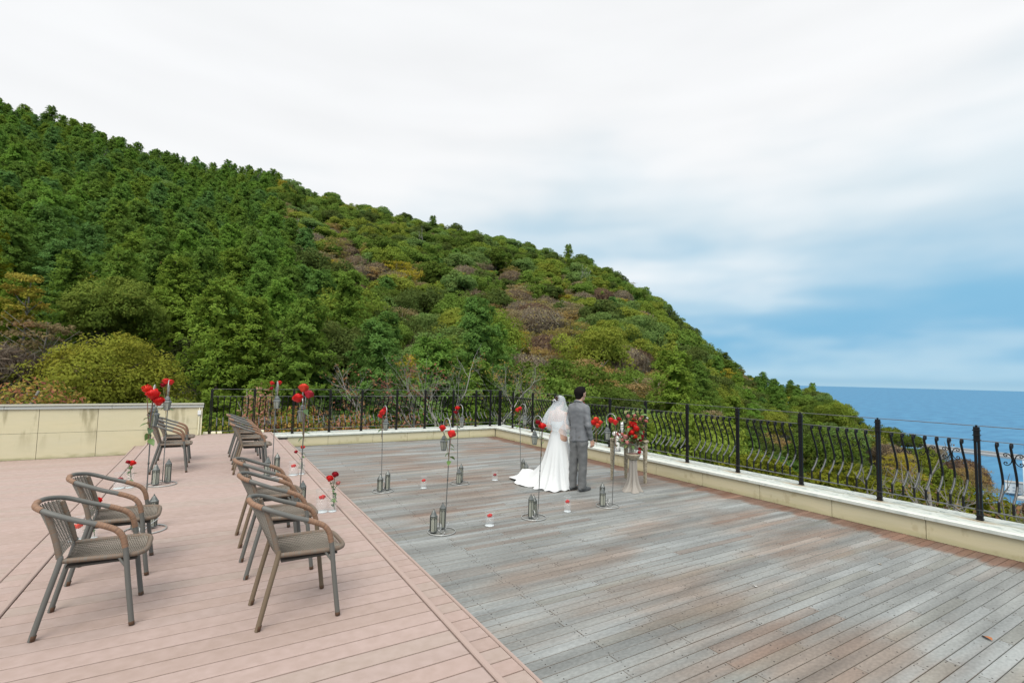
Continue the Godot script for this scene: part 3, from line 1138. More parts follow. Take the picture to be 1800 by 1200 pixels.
# kinds of tree: crown meshes, trunk mesh, bark
func make_forest() -> void:
	var kinds := {
		"conifer": {"crowns": [conifer_crown(1, 11.5, 3.5, 860, 0.24), conifer_crown(2, 12.5, 3.2, 860, 0.24), conifer_crown(3, 10.5, 3.8, 860, 0.24)], "near": [conifer_crown(4, 12.0, 3.5, 1900, 0.15), conifer_crown(5, 11.0, 3.8, 1900, 0.15)], "trunk": trunk_mesh(1, 11.0, 0.17, 0.8, 3), "bark": "bark"},
		"broadleaf": {"crowns": [broadleaf_crown(11, 8.8, 4.6, 26, 150, 0.22, 0.85), broadleaf_crown(12, 9.6, 4.1, 22, 165, 0.22, 0.95), broadleaf_crown(13, 8.0, 5.0, 30, 140, 0.23, 0.68)], "near": [broadleaf_crown(14, 8.8, 4.6, 34, 230, 0.155, 0.85), broadleaf_crown(15, 8.2, 4.8, 38, 210, 0.155, 0.7)], "trunk": trunk_mesh(2, 6.5, 0.24, 2.4, 5), "bark": "bark"},
		"layered": {"crowns": [layered_crown(21, 7.0, 4.4, 19, 130, 0.17), layered_crown(22, 6.4, 4.8, 20, 130, 0.17)], "near": [layered_crown(23, 6.8, 4.5, 22, 200, 0.12)], "trunk": trunk_mesh(3, 6.0, 0.16, 3.0, 9), "bark": "bark_grey"},
		"bare": {"crowns": [twig_crown(31, 7.0, 3.8, 2200), twig_crown(32, 6.4, 4.1, 2200)], "near": [twig_crown(33, 6.6, 3.9, 2400)], "trunk": trunk_mesh(4, 6.0, 0.15, 2.8, 10), "bark": "bark_grey"},
		"shrub": {"crowns": [broadleaf_crown(41, 3.3, 2.3, 22, 110, 0.13, 0.7), broadleaf_crown(42, 2.9, 2.5, 22, 110, 0.13, 0.6)], "near": [broadleaf_crown(43, 3.1, 2.4, 26, 130, 0.11, 0.65)], "trunk": trunk_mesh(5, 2.0, 0.08, 1.2, 4), "bark": "bark"},
	}
	# leaf tints, linear, and the words for them
	var tint := {
		"conifer": [[Color(0.163, 0.292, 0.056), "green"], [Color(0.137, 0.254, 0.059), "dark green"], [Color(0.181, 0.323, 0.053), "fresh green"], [Color(0.144, 0.241, 0.046), "deep green"], [Color(0.205, 0.306, 0.046), "yellowish green"], [Color(0.137, 0.263, 0.074), "bluish green"], [Color(0.169, 0.272, 0.046), "mid green"]],
		"broadleaf": [[Color(0.218, 0.290, 0.045), "bright olive green"], [Color(0.172, 0.262, 0.047), "leaf green"], [Color(0.106, 0.147, 0.037), "dark olive"], [Color(0.251, 0.297, 0.047), "yellow green"], [Color(0.178, 0.271, 0.077), "soft green"], [Color(0.125, 0.188, 0.032), "deep olive green"]],
		"layered": [[Color(0.301, 0.260, 0.088), "olive brown"], [Color(0.277, 0.236, 0.124), "dull brown"], [Color(0.401, 0.342, 0.047), "yellowing"], [Color(0.266, 0.224, 0.130), "grey brown"], [Color(0.342, 0.248, 0.106), "tan"]],
		"bare": [[Color(0.34, 0.285, 0.215), "pale brown"], [Color(0.38, 0.335, 0.26), "pale grey brown"], [Color(0.29, 0.215, 0.165), "reddish brown"], [Color(0.37, 0.335, 0.265), "silvery"]],
		"shrub": [[Color(0.211, 0.244, 0.034), "yellow green"], [Color(0.172, 0.218, 0.032), "bright green"], [Color(0.125, 0.172, 0.032), "dark green"], [Color(0.238, 0.238, 0.047), "straw green"]],
	}
	var words := {
		"conifer": ["%s conifer %s, %s", "conifer_tree", "conifers of the dark cypress wood"],
		"broadleaf": ["rounded %s broadleaf tree %s, %s", "broadleaf_tree", "evergreen broadleaf trees on the hillside"],
		"layered": ["thin %s autumn tree %s, %s", "autumn_tree", "olive brown autumn trees on the hillside"],
		"bare": ["leafless %s tree %s, %s", "bare_tree", "leafless trees on the hillside"],
		"shrub": ["low %s shrub %s, %s", "green_shrub", "low shrubs on the seaward slope"],
	}
	var spots := {"conifer": [], "broadleaf": [], "layered": [], "bare": [], "shrub": []}
	var r := RandomNumberGenerator.new()
	r.seed = 99
	var step := 5.0
	for ix in range(-29, 71):
		for iz in range(-71, 9):
			var x := (ix + r.randf_range(-0.42, 0.42)) * step
			var z := (iz + r.randf_range(-0.42, 0.42)) * step
			var dist := sqrt(x * x + z * z)
			var az := rad_to_deg(atan2(x, -z))
			var pick := r.randf()
			var pick2 := r.randf()
			var turn := r.randf() * TAU
			var size := r.randf_range(0.78, 1.34)
			if az < -24.0 or az > 84.0 or dist < 36.0 or (az < -2.0 and dist < 66.0): continue
			size *= lerpf(1.0, 0.58, smoothstep(45.0, 58.0, az))
			var reach := table(REACH, az)
			if dist > reach + 7.0: continue
			var y := ground_at(az, dist)
			var el := rad_to_deg(atan2(y + 8.0 - EYE, dist))
			var scrub := smoothstep(62.0, 67.0, az)
			# the fold where the planted conifers meet the mixed wood
			var fold := 4.6 + 10.5 * smoothstep(19.0, 1.0, el) + 0.5 * sin(el * 1.7)
			var kind := "broadleaf"
			var in_plantation := az < fold + 1.2 * noise.get_noise_2d(x * 0.03, z * 0.03)
			var low_belt := el < 1.5 + 1.2 * noise.get_noise_2d(x * 0.02, z * 0.02) and az > 13.0
			if in_plantation:
				kind = "conifer" if pick < 0.93 else ("broadleaf" if pick < 0.985 else "layered")
			elif low_belt and az < 63.0:
				kind = "conifer" if pick < 0.72 else ("broadleaf" if pick < 0.9 else "layered")
			else:
				var patch := noise.get_noise_2d(x * 0.022 + 9.0, z * 0.022)
				var dry := clampf(0.60 + 1.3 * patch - 0.035 * (el - 6.0), 0.12, 0.9)
				if el > table(CREST, az) - 2.2: dry *= 0.35
				if pick < dry * 0.72: kind = "layered"
				elif pick < dry: kind = "bare"
				elif pick > 0.975: kind = "conifer"
			if pick2 < scrub:
				kind = "shrub" if pick < 0.84 else ("layered" if pick < 0.93 else "bare")
				size *= 1.45 if kind == "shrub" else 0.8
			if kind == "broadleaf" and r.randf() < 0.30: continue
			if kind == "conifer": size *= 0.92
			if kind == "conifer" and az > 42.0 and r.randf() < 0.55: kind = "broadleaf"
			var where := Vector3(x, y - 0.3, z)
			spots[kind].append({"at": where, "turn": turn, "size": size, "see": size * (3.0 if kind == "shrub" else 8.0) / dist, "pick": pick2, "az": az, "el": el, "near": dist < 105.0})
	var keep := {"conifer": 300, "broadleaf": 300, "layered": 160, "bare": 110, "shrub": 160}
	for kind in spots:
		var list: Array = spots[kind]
		list.sort_custom(func(a, b): return a.see > b.see)
		var k: Dictionary = kinds[kind]
		var protos := {}
		var rest := {}
		for i in list.size():
			var s: Dictionary = list[i]
			var set_: Array = k.near if s.near else k.crowns
			var ci: int = int(s.pick * 977.0) % set_.size()
			var crown: Mesh = set_[ci]
			var ti: int = int(s.pick * 7919.0) % tint[kind].size()
			var t := Basis(Vector3.UP, s.turn).scaled(Vector3(s.size, s.size * (0.88 + 0.24 * fposmod(s.pick * 31.0, 1.0)), s.size))
			if i < keep[kind]:
				var key := "%s_%d" % [kind, ti]
				if not M.has(key):
					var m: StandardMaterial3D = M.foliage_0.duplicate()
					m.resource_name = key
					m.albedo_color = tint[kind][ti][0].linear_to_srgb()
					M[key] = m
				var across := "towards the sea"
				for z in [[-9.0, "at the far left"], [-1.0, "above the cream wall"], [5.0, "above the wall end"], [11.0, "above the far chairs"], [18.0, "above the railing's left end"], [26.0, "above the middle railing"], [34.0, "left of the couple"], [41.0, "above the couple"], [49.0, "right of the couple"], [57.0, "below the falling ridge"]]:
					if s.az < z[0]:
						across = z[1]
						break
				var crest: float = table(CREST, s.az)
				var height := "on the ridge" if s.el > crest - 1.6 else ("high on the slope" if s.el > 0.62 * crest else ("half way up" if s.el > 0.28 * crest else "low on the slope"))
				var label: String = words[kind][0] % [tint[kind][ti][1], height, across]
				var o: Node3D
				if not protos.has(crown):
					o = thing(words[kind][1], label, "shrub" if kind == "shrub" else "tree", s.at, 0.0, words[kind][2])
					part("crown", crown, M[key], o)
					part("trunk", k.trunk, M[k.bark], o)
					protos[crown] = o
				else:
					o = protos[crown].duplicate()
					o.name = numbered(words[kind][1])
					add_child(o)
					o.get_child(0).material_override = M[key]
					o.set_meta("label", label)
				o.transform = Transform3D(t, s.at)
			else:
				if not rest.has(crown): rest[crown] = []
				rest[crown].append([Transform3D(t, s.at), tint[kind][ti][0]])
		for ci in rest:
			var mm := MultiMesh.new()
			mm.transform_format = MultiMesh.TRANSFORM_3D
			mm.use_colors = true
			mm.mesh = ci
			mm.instance_count = rest[ci].size()
			for i in rest[ci].size():
				mm.set_instance_transform(i, rest[ci][i][0])
				mm.set_instance_color(i, rest[ci][i][1])
			var mi := MultiMeshInstance3D.new()
			mi.name = numbered("far_" + words[kind][1].replace("tree", "wood"))
			mi.multimesh = mm
			mi.material_override = M.foliage_1
			add_child(mi)
			tag(mi, "far " + ("low scrub on the seaward slope" if kind == "shrub" else {"conifer": "dark cypress wood covering the upper hillside", "broadleaf": "evergreen broadleaf wood on the upper hillside", "layered": "olive brown autumn wood on the upper hillside", "bare": "leafless grey brown wood on the upper hillside"}[kind]), "wood", "", "stuff")
	print("trees ", spots.conifer.size(), " ", spots.broadleaf.size(), " ", spots.layered.size(), " ", spots.bare.size(), " ", spots.shrub.size())


func foliage(called: String, c: Color) -> StandardMaterial3D:
	if not M.has(called):
		var m: StandardMaterial3D = M.foliage_0.duplicate()
		m.resource_name = called
		m.albedo_color = c.linear_to_srgb()
		M[called] = m
	return M[called]


func branch(st: SurfaceTool, r: RandomNumberGenerator, p: Vector3, d: Vector3, l: float, w: float, depth: int, tips: Array) -> void:
	var mid := p + d * l * 0.5 + dir(r) * l * 0.07
	var e := p + d * l + dir(r) * l * 0.1
	add_tube(st, spline([p, mid, e], 2), w, w * 0.62, 6 if depth > 2 else 4)
	if depth == 0:
		tips.append([e, d])
		return
	for i in (3 if depth > 1 else 2 + r.randi() % 2):
		var t := 1.0 if i == 0 else r.randf_range(0.35, 0.95)
		var nd := (d + dir(r) * (0.35 if i == 0 else 0.85) + Vector3(0, 0.12, 0)).normalized()
		branch(st, r, p.lerp(e, t), nd, l * r.randf_range(0.58, 0.82), w * (0.62 if i == 0 else 0.45), depth - 1, tips)


func near_bare_tree(label: String, at: Vector3, d: Vector3, l: float, w: float, depth: int, seed_: int, bark: String, leaf_tint := Color.BLACK, leaf_share := 0.0) -> void:
	var r := RandomNumberGenerator.new()
	r.seed = seed_
	var t := thing("bare_branched_tree", label, "tree", at)
	var st := begin()
	var tips := []
	branch(st, r, Vector3.ZERO, d.normalized(), l, w, depth, tips)
	part("branches", finish(st), M[bark], t)
	if leaf_share > 0.0:
		var L := leaves(seed_ + 1)
		for tip in tips:
			if L.r.randf() < leaf_share:
				for k in 4:
					L.leaf(tip[0] + dir(L.r) * 0.12, Vector3(0, 1, 0), 0.055, 0.028, Vector3.ZERO, Color(L.r.randf_range(0.8, 1.3), L.r.randf_range(0.75, 1.1), 0.9) * L.r.randf_range(0.7, 1.2), 1.2)
		part("last_leaves", L.mesh(), foliage("autumn_leaf_%d" % seed_, leaf_tint), t)


func autumn_bush(label: String, at: Vector3, size: Vector3, tints: Array, count: int, seed_: int) -> void:
	var t := thing("autumn_bush", label, "shrub", at)
	var L := leaves(seed_)
	var r := L.r
	var st := begin()
	for i in 9:
		var a := r.randf() * TAU
		var o := Vector3(cos(a) * size.x, size.y * r.randf_range(0.6, 1.0), sin(a) * size.z) * r.randf_range(0.4, 0.95)
		add_tube(st, spline([Vector3(0, -0.5, 0), o * 0.5 + dir(r) * 0.15, o], 3), 0.035, 0.008, 5)
	part("branches", finish(st), M.bark_grey, t)
	for i in count:
		var o := dir(r)
		o.y = absf(o.y)
		var p := Vector3(o.x * size.x, o.y * size.y, o.z * size.z) * pow(r.randf(), 0.4)
		var c: Color = tints[r.randi() % tints.size()]
		L.leaf(p, (o + Vector3(0, 0.6, 0)).normalized(), r.randf_range(0.045, 0.085), 0.032, Vector3.ZERO, c * r.randf_range(0.7, 1.25), 1.1)
	part("leaves", L.mesh(), foliage("bush_leaf", Color(1, 1, 1)), t)


func spot(az: float, r: float, y: float) -> Vector3:
	return Vector3(sin(deg_to_rad(az)) * r, y, -cos(deg_to_rad(az)) * r)


func near_tree(called: String, label: String, crown: ArrayMesh, tint_name: String, tint: Color, trunk: ArrayMesh, bark: String, at: Vector3, size := 1.0) -> void:
	var t := thing(called, label, "tree", at, at.x)
	part("crown", crown, foliage(tint_name, tint), t, Vector3.ZERO, Vector3.ZERO, Vector3.ONE * size)
	part("trunk", trunk, M[bark], t, Vector3.ZERO, Vector3.ZERO, Vector3.ONE * size)


func make_near_plants() -> void:
	var tr := trunk_mesh(61, 7.0, 0.26, 2.6, 6)
	near_tree("broadleaf_tree", "big domed green broadleaf tree rising above the left end of the cream wall", broadleaf_crown(51, 10.5, 4.3, 50, 250, 0.145, 1.0), "near_green", Color(0.19, 0.25, 0.045), tr, "bark", spot(-8.2, 62.0, 0.2))
	near_tree("broadleaf_tree", "broad yellow green tree just behind the cream wall left of the roses", broadleaf_crown(52, 8.2, 4.9, 60, 260, 0.115, 0.78), "near_olive", Color(0.27, 0.285, 0.040), tr, "bark", spot(-8.2, 46.0, -4.3))
	near_tree("conifer_tree", "tall bright yellow green conifer cut by the left picture edge", conifer_crown(53, 15.0, 2.9, 1500, 0.2), "near_gold", Color(0.16, 0.175, 0.012), trunk_mesh(62, 13.0, 0.2, 0.8, 3), "bark", spot(-17.0, 60.0, 2.0))
	near_tree("autumn_tree", "pale yellow drooping tree at the left between two green crowns", layered_crown(54, 8.5, 2.1, 22, 90, 0.15), "near_yellow", Color(0.36, 0.31, 0.06), trunk_mesh(63, 7.5, 0.14, 1.5, 7), "bark_grey", spot(-13.7, 58.0, 1.4))
	near_tree("autumn_tree", "brown tiered autumn tree at the left beside the big domed green tree", layered_crown(55, 7.0, 4.2, 18, 80, 0.17), "near_brown", Color(0.22, 0.17, 0.09), trunk_mesh(64, 6.5, 0.11, 3.2, 14), "bark_grey", spot(-12.4, 56.0, -1.0))
	near_tree("bare_tree", "grey leafless tree with fine twigs above the left end of the wall", twig_crown(56, 6.5, 3.2, 1300), "near_twig", Color(0.27, 0.23, 0.19), trunk_mesh(65, 6.0, 0.09, 2.6, 14), "bark_grey", spot(-15.2, 48.0, -3.4))
	near_tree("broadleaf_tree", "dark olive rounded tree between the domed tree and the conifers", broadleaf_crown(57, 8.0, 3.2, 30, 100, 0.2, 0.8), "near_dark", Color(0.085, 0.105, 0.036), tr, "bark", spot(-1.6, 64.0, -3.0))
	near_tree("conifer_tree", "rust tinged cedar with a pointed crown at the edge of the cypress wood", conifer_crown(58, 13.0, 3.2, 1000, 0.24), "near_rust", Color(0.14, 0.13, 0.018), trunk_mesh(62, 13.0, 0.2, 0.8, 3), "bark", spot(7.6, 120.0, 11.0))
	# green undergrowth along the foot of the slope behind the cream wall
	var under := [broadleaf_crown(93, 3.4, 2.4, 30, 120, 0.10, 0.75), broadleaf_crown(94, 2.9, 2.6, 30, 120, 0.10, 0.65)]
	for i in 9:
		var az: float = [-15.5, -12.0, -9.5, -6.4, -3.4, -0.4, 2.4, -5.0, -11.0][i]
		var o := thing("green_shrub", "green undergrowth shrub " + ["cut by the left picture edge above the wall", "below the grey leafless tree at the left", "below the broad yellow green tree", "below the right edge of the broad yellow green tree", "left of the roses behind the wall", "behind the roses above the wall", "behind the wall end with the socket box", "between the yellow green tree and the dark conifers", "below the brown tiered tree"][i], "shrub", spot(az, [34.0, 36.0, 33.0, 34.0, 37.0, 35.0, 34.0, 50.0, 47.0][i], [-4.4, -4.2, -4.5, -4.2, -3.9, -4.1, -4.0, -4.3, -4.2][i]), i * 1.7)
		part("crown", under[i % 2], foliage("under_%d" % (i % 3), [Color(0.13, 0.20, 0.03), Color(0.17, 0.215, 0.035), Color(0.10, 0.165, 0.03)][i % 3]), o, Vector3.ZERO, Vector3.ZERO, Vector3.ONE * [1.0, 1.15, 0.9][i % 3])
		part("stem", kinds_stem(), M.bark, o)
	# autumn cherry bushes just over the parapet
	var warm := [Color(0.36, 0.16, 0.07), Color(0.42, 0.25, 0.06), Color(0.40, 0.16, 0.11), Color(0.22, 0.20, 0.05), Color(0.46, 0.30, 0.10)]
	var green := [Color(0.16, 0.20, 0.03), Color(0.22, 0.22, 0.04), Color(0.12, 0.16, 0.03), Color(0.36, 0.30, 0.07)]
	var rosy := [Color(0.40, 0.20, 0.14), Color(0.44, 0.26, 0.18), Color(0.34, 0.15, 0.09), Color(0.22, 0.18, 0.07)]
	autumn_bush("orange leaved bush behind the left end of the cream wall", spot(-12.6, 19.0, 0.35), Vector3(1.35, 1.25, 1.1), warm + green, 2200, 71)
	autumn_bush("rosy leaved bush behind the railing beside the stacked chairs", spot(4.4, 18.0, -0.4), Vector3(0.75, 1.95, 0.8), rosy, 1000, 72)
	autumn_bush("yellow and orange bush low behind the railing next to the platform corner", spot(8.2, 17.5, -0.55), Vector3(1.2, 1.45, 0.8), warm + green, 1600, 73)
	autumn_bush("orange and green bush behind the middle of the far railing", spot(13.6, 18.3, -0.75), Vector3(1.3, 1.35, 0.8), warm + rosy, 1500, 74)
	autumn_bush("brownish bush behind the far railing at its third bay", spot(19.0, 19.3, -1.0), Vector3(1.3, 1.5, 0.8), rosy + [Color(0.2, 0.15, 0.09)], 1100, 75)
	autumn_bush("reddish green bush outside the far corner of the railing", spot(25.5, 19.8, -1.1), Vector3(1.4, 1.5, 0.8), rosy + green, 1200, 76)
	autumn_bush("yellow green grass-like bush at the foot of the railing behind the cream wall end", spot(1.2, 17.0, -0.6), Vector3(1.1, 1.1, 0.7), green, 1200, 77)
	# leafless cherry branches
	near_bare_tree("leafless pale branches slanting left behind the far railing", spot(17.0, 19.5, -1.6), Vector3(-0.55, 1, 0.1), 1.76, 0.052, 5, 81, "bark_pale", Color(0.35, 0.2, 0.1), 0.25)
	near_bare_tree("leafless pale forked branches rising highest behind the middle of the far railing", spot(23.2, 20.0, -1.8), Vector3(0.15, 1, 0.0), 2.02, 0.057, 5, 82, "bark_pale", Color(0.3, 0.22, 0.08), 0.2)
	near_bare_tree("leafless branches slanting right behind the far corner of the railing", spot(27.6, 20.5, -1.6), Vector3(0.55, 0.95, 0.0), 1.89, 0.052, 5, 83, "bark_pale", Color(0.32, 0.27, 0.06), 0.4)
	near_bare_tree("tangled leafless branches low behind the right half of the far railing", spot(20.8, 18.5, -1.3), Vector3(-0.2, 1, 0.1), 1.30, 0.046, 5, 84, "bark_grey", Color(0.32, 0.14, 0.1), 0.3)
	near_bare_tree("leafless tangle outside the railing corner left of the couple", spot(33.0, 21.0, -1.4), Vector3(-0.3, 1, 0.1), 1.43, 0.046, 5, 85, "bark_grey", Color(0.3, 0.2, 0.1), 0.3)
	near_bare_tree("gnarled grey cherry tree spreading beyond the railing at the right", spot(72.4, 17.5, -4.0), Vector3(0.25, 1, -0.3), 1.5, 0.14, 5, 86, "bark_grey", Color(0.30, 0.2, 0.1), 0.12)
	near_bare_tree("leafless cherry tree lower down the slope beyond the railing at the right", spot(66.5, 19.0, -4.2), Vector3(-0.3, 1, 0.2), 1.35, 0.11, 5, 87, "bark_grey", Color(0.30, 0.2, 0.1), 0.1)
	near_bare_tree("leafless branches reaching across the right picture edge beyond the railing", spot(79.5, 13.5, -3.2), Vector3(-0.35, 0.9, -0.2), 1.4, 0.09, 5, 88, "bark_grey", Color(0.30, 0.2, 0.1), 0.1)
	for k in [[2.6, 258.0, 101], [-9.8, 236.0, 102], [6.8, 150.0, 103], [20.5, 190.0, 104], [39.0, 170.0, 105]]:
		near_bare_tree(["dead grey snag standing high in the cypress wood", "dead grey snag high at the far left of the cypress wood", "dead grey snag in the fold beside the cypress wood", "dead grey snag half way up the mixed wood", "dead grey snag on the slope above the couple"][k[2] - 101], spot(k[0], k[1], ground_at(k[0], k[1]) + 4.0), Vector3(0.05, 1, 0.05), 4.2, 0.16, 3, k[2], "bark_pale")
	# pollarded limbs at the left picture edge
	var t := thing("pollarded_tree", "pale pollarded limbs with sawn ends leaning over the left end of the cream wall", "tree", spot(-16.3, 19.0, 0.2))
	for k in [[Vector3(-0.6, 0.0, 0), Vector3(0.05, 1.35, 0.1), 0.055], [Vector3(-0.5, 0.1, 0.1), Vector3(-0.02, 1.08, 0.2), 0.05], [Vector3(-0.5, 0.4, 0), Vector3(-0.15, 1.65, -0.1), 0.04], [Vector3(0.8, 0.0, 0), Vector3(1.35, 1.05, 0.1), 0.035]]:
		part("limb", tube_mesh(spline([k[0], k[0].lerp(k[1], 0.5) + Vector3(0, -0.1, 0), k[1]], 4), k[2] * 1.2, k[2] * 0.9, 9), M.bark_pale, t)
	# olive shrubs just below the railing on the right
	var oc := [broadleaf_crown(91, 4.2, 2.9, 40, 110, 0.13, 0.75), broadleaf_crown(92, 3.6, 2.6, 36, 110, 0.13, 0.7)]
	var ol := [["broad yellow green shrub below the railing right of the table", 57.0, 34.0, -6.9], ["yellow green shrub below the railing two bays right of the table", 62.0, 33.0, -7.1], ["yellow green shrub below the third bay of the railing from the right", 65.5, 36.0, -7.3], ["olive shrub beyond the leafless cherry tree at the right", 69.5, 38.0, -7.6], ["olive shrub on the slope seen below the scrolls at the right", 73.0, 42.0, -8.6], ["small olive shrub low beyond the last bay at the right", 76.0, 30.0, -7.6]]
	for i in ol.size():
		var o := thing("olive_shrub", ol[i][0], "shrub", spot(ol[i][1], ol[i][2], ol[i][3]), i * 1.3)
		part("crown", oc[i % 2], foliage("olive_shrub", Color(0.20, 0.215, 0.022)), o, Vector3.ZERO, Vector3.ZERO, Vector3.ONE * (1.0 if i != 5 else 0.7))
		part("stem", trunk_mesh(66 + i, 2.6, 0.1, 1.4, 5), M.bark, o)


var stem_shared: ArrayMesh
func kinds_stem() -> ArrayMesh:
	if stem_shared == null: stem_shared = trunk_mesh(97, 2.0, 0.07, 1.2, 4)
	return stem_shared


func make_shore() -> void:
	# the breakwater and the harbour far below
	var a := spot(70.0, 1270.0, SEA)
	var b := spot(84.0, 1170.0, SEA)
	var mid := (a + b) / 2
	var t := thing("breakwater", "long grey breakwater lying in the blue sea beyond the railing", "breakwater", mid, atan2(-(b - a).z, (b - a).x))
	var l := (b - a).length()
	part("wall", box_mesh(Vector3(-l / 2, -3, -5), Vector3(l / 2, 4.5, 5), 1.0), mat("breakwater_stone", lin(0.30, 0.31, 0.31), 0.9), t)
	part("parapet", box_mesh(Vector3(-l / 2, 4.5, -5), Vector3(l / 2, 8.5, -2), 0.5), M.breakwater_stone, t)
	var q := spot(80.0, 840.0, SEA)
	struct("quay", box_mesh(Vector3(q.x - 70, SEA - 2, q.z - 40), Vector3(q.x + 60, SEA + 2.5, q.z + 70)), mat("quay_stone", lin(0.36, 0.36, 0.34), 0.9), "pale harbour quay far below")
	var wm := mat("render_white", lin(0.72, 0.73, 0.72), 0.7)
	var gm := mat("window_dark", lin(0.42, 0.46, 0.49), 0.3)
	var bl := [["tall narrow white building by the harbour far below at the right edge", 77.1, 800.0, Vector3(9, 40, 9)], ["low white harbour building left of the tall white tower", 76.5, 815.0, Vector3(22, 11, 12)], ["pale blue grey harbour block behind the tall white tower", 77.7, 850.0, Vector3(20, 46, 14)]]
	for i in bl.size():
		var s: Vector3 = bl[i][3]
		var h := thing("harbour_building", bl[i][0], "building", spot(bl[i][1], bl[i][2], SEA + 2.5), -1.3)
		part("walls", box_mesh(Vector3(-s.x / 2, 0, -s.z / 2), Vector3(s.x / 2, s.y, s.z / 2)), wm if i < 2 else mat("render_blue", lin(0.38, 0.45, 0.52), 0.8), h)
		part("roof", box_mesh(Vector3(-s.x / 2 - 0.4, s.y + 0.01, -s.z / 2 - 0.4), Vector3(s.x / 2 + 0.4, s.y + 1.2, s.z / 2 + 0.4), 0.3), M.quay_stone, h)
		var y := 2.0
		while y < s.y - 2.5:
			for k in int(s.x / 4.4):
				for side in [-1, 1]:
					var x := -s.x / 2 + 2.4 + 4.4 * k
					part("window", box_mesh(Vector3(x - 1.0, y, -0.06), Vector3(x + 1.0, y + 1.7, 0.06)), gm, h, Vector3(0, 0, side * s.z / 2))
			y += 3.6


# ---------------------------------------------------------------- chairs
func uv_tube(path: PackedVector3Array, r: float, sides := 10, per_metre := 170.0) -> ArrayMesh:
	# a wrapped tube: u counts the windings along it
	var a := tube_mesh(path, r, r, sides).surface_get_arrays(0)
	var v: PackedVector3Array = a[Mesh.ARRAY_VERTEX]
	var along := PackedFloat32Array([0.0])
	for i in range(1, path.size()): along.append(along[-1] + path[i].distance_to(path[i - 1]))
	var uv := PackedVector2Array()
	for p in v:
		var best := 1e9
		var k := 0
		for i in path.size():
			var d := p.distance_squared_to(path[i])
			if d < best:
				best = d
				k = i
		uv.append(Vector2(along[k] * per_metre / 16.0, p.y * 3.0 + p.z * 5.0))
	a[Mesh.ARRAY_TEX_UV] = uv
	var m := ArrayMesh.new()
	m.add_surface_from_arrays(Mesh.PRIMITIVE_TRIANGLES, a)
	return m


func weave(st: SurfaceTool, rows: Array, thick: float) -> void:
	# ribbons across a row of edge curves: rows[i] is a polyline across the seat
	for i in rows.size():
		add_tube(st, rows[i], thick, thick, 4)


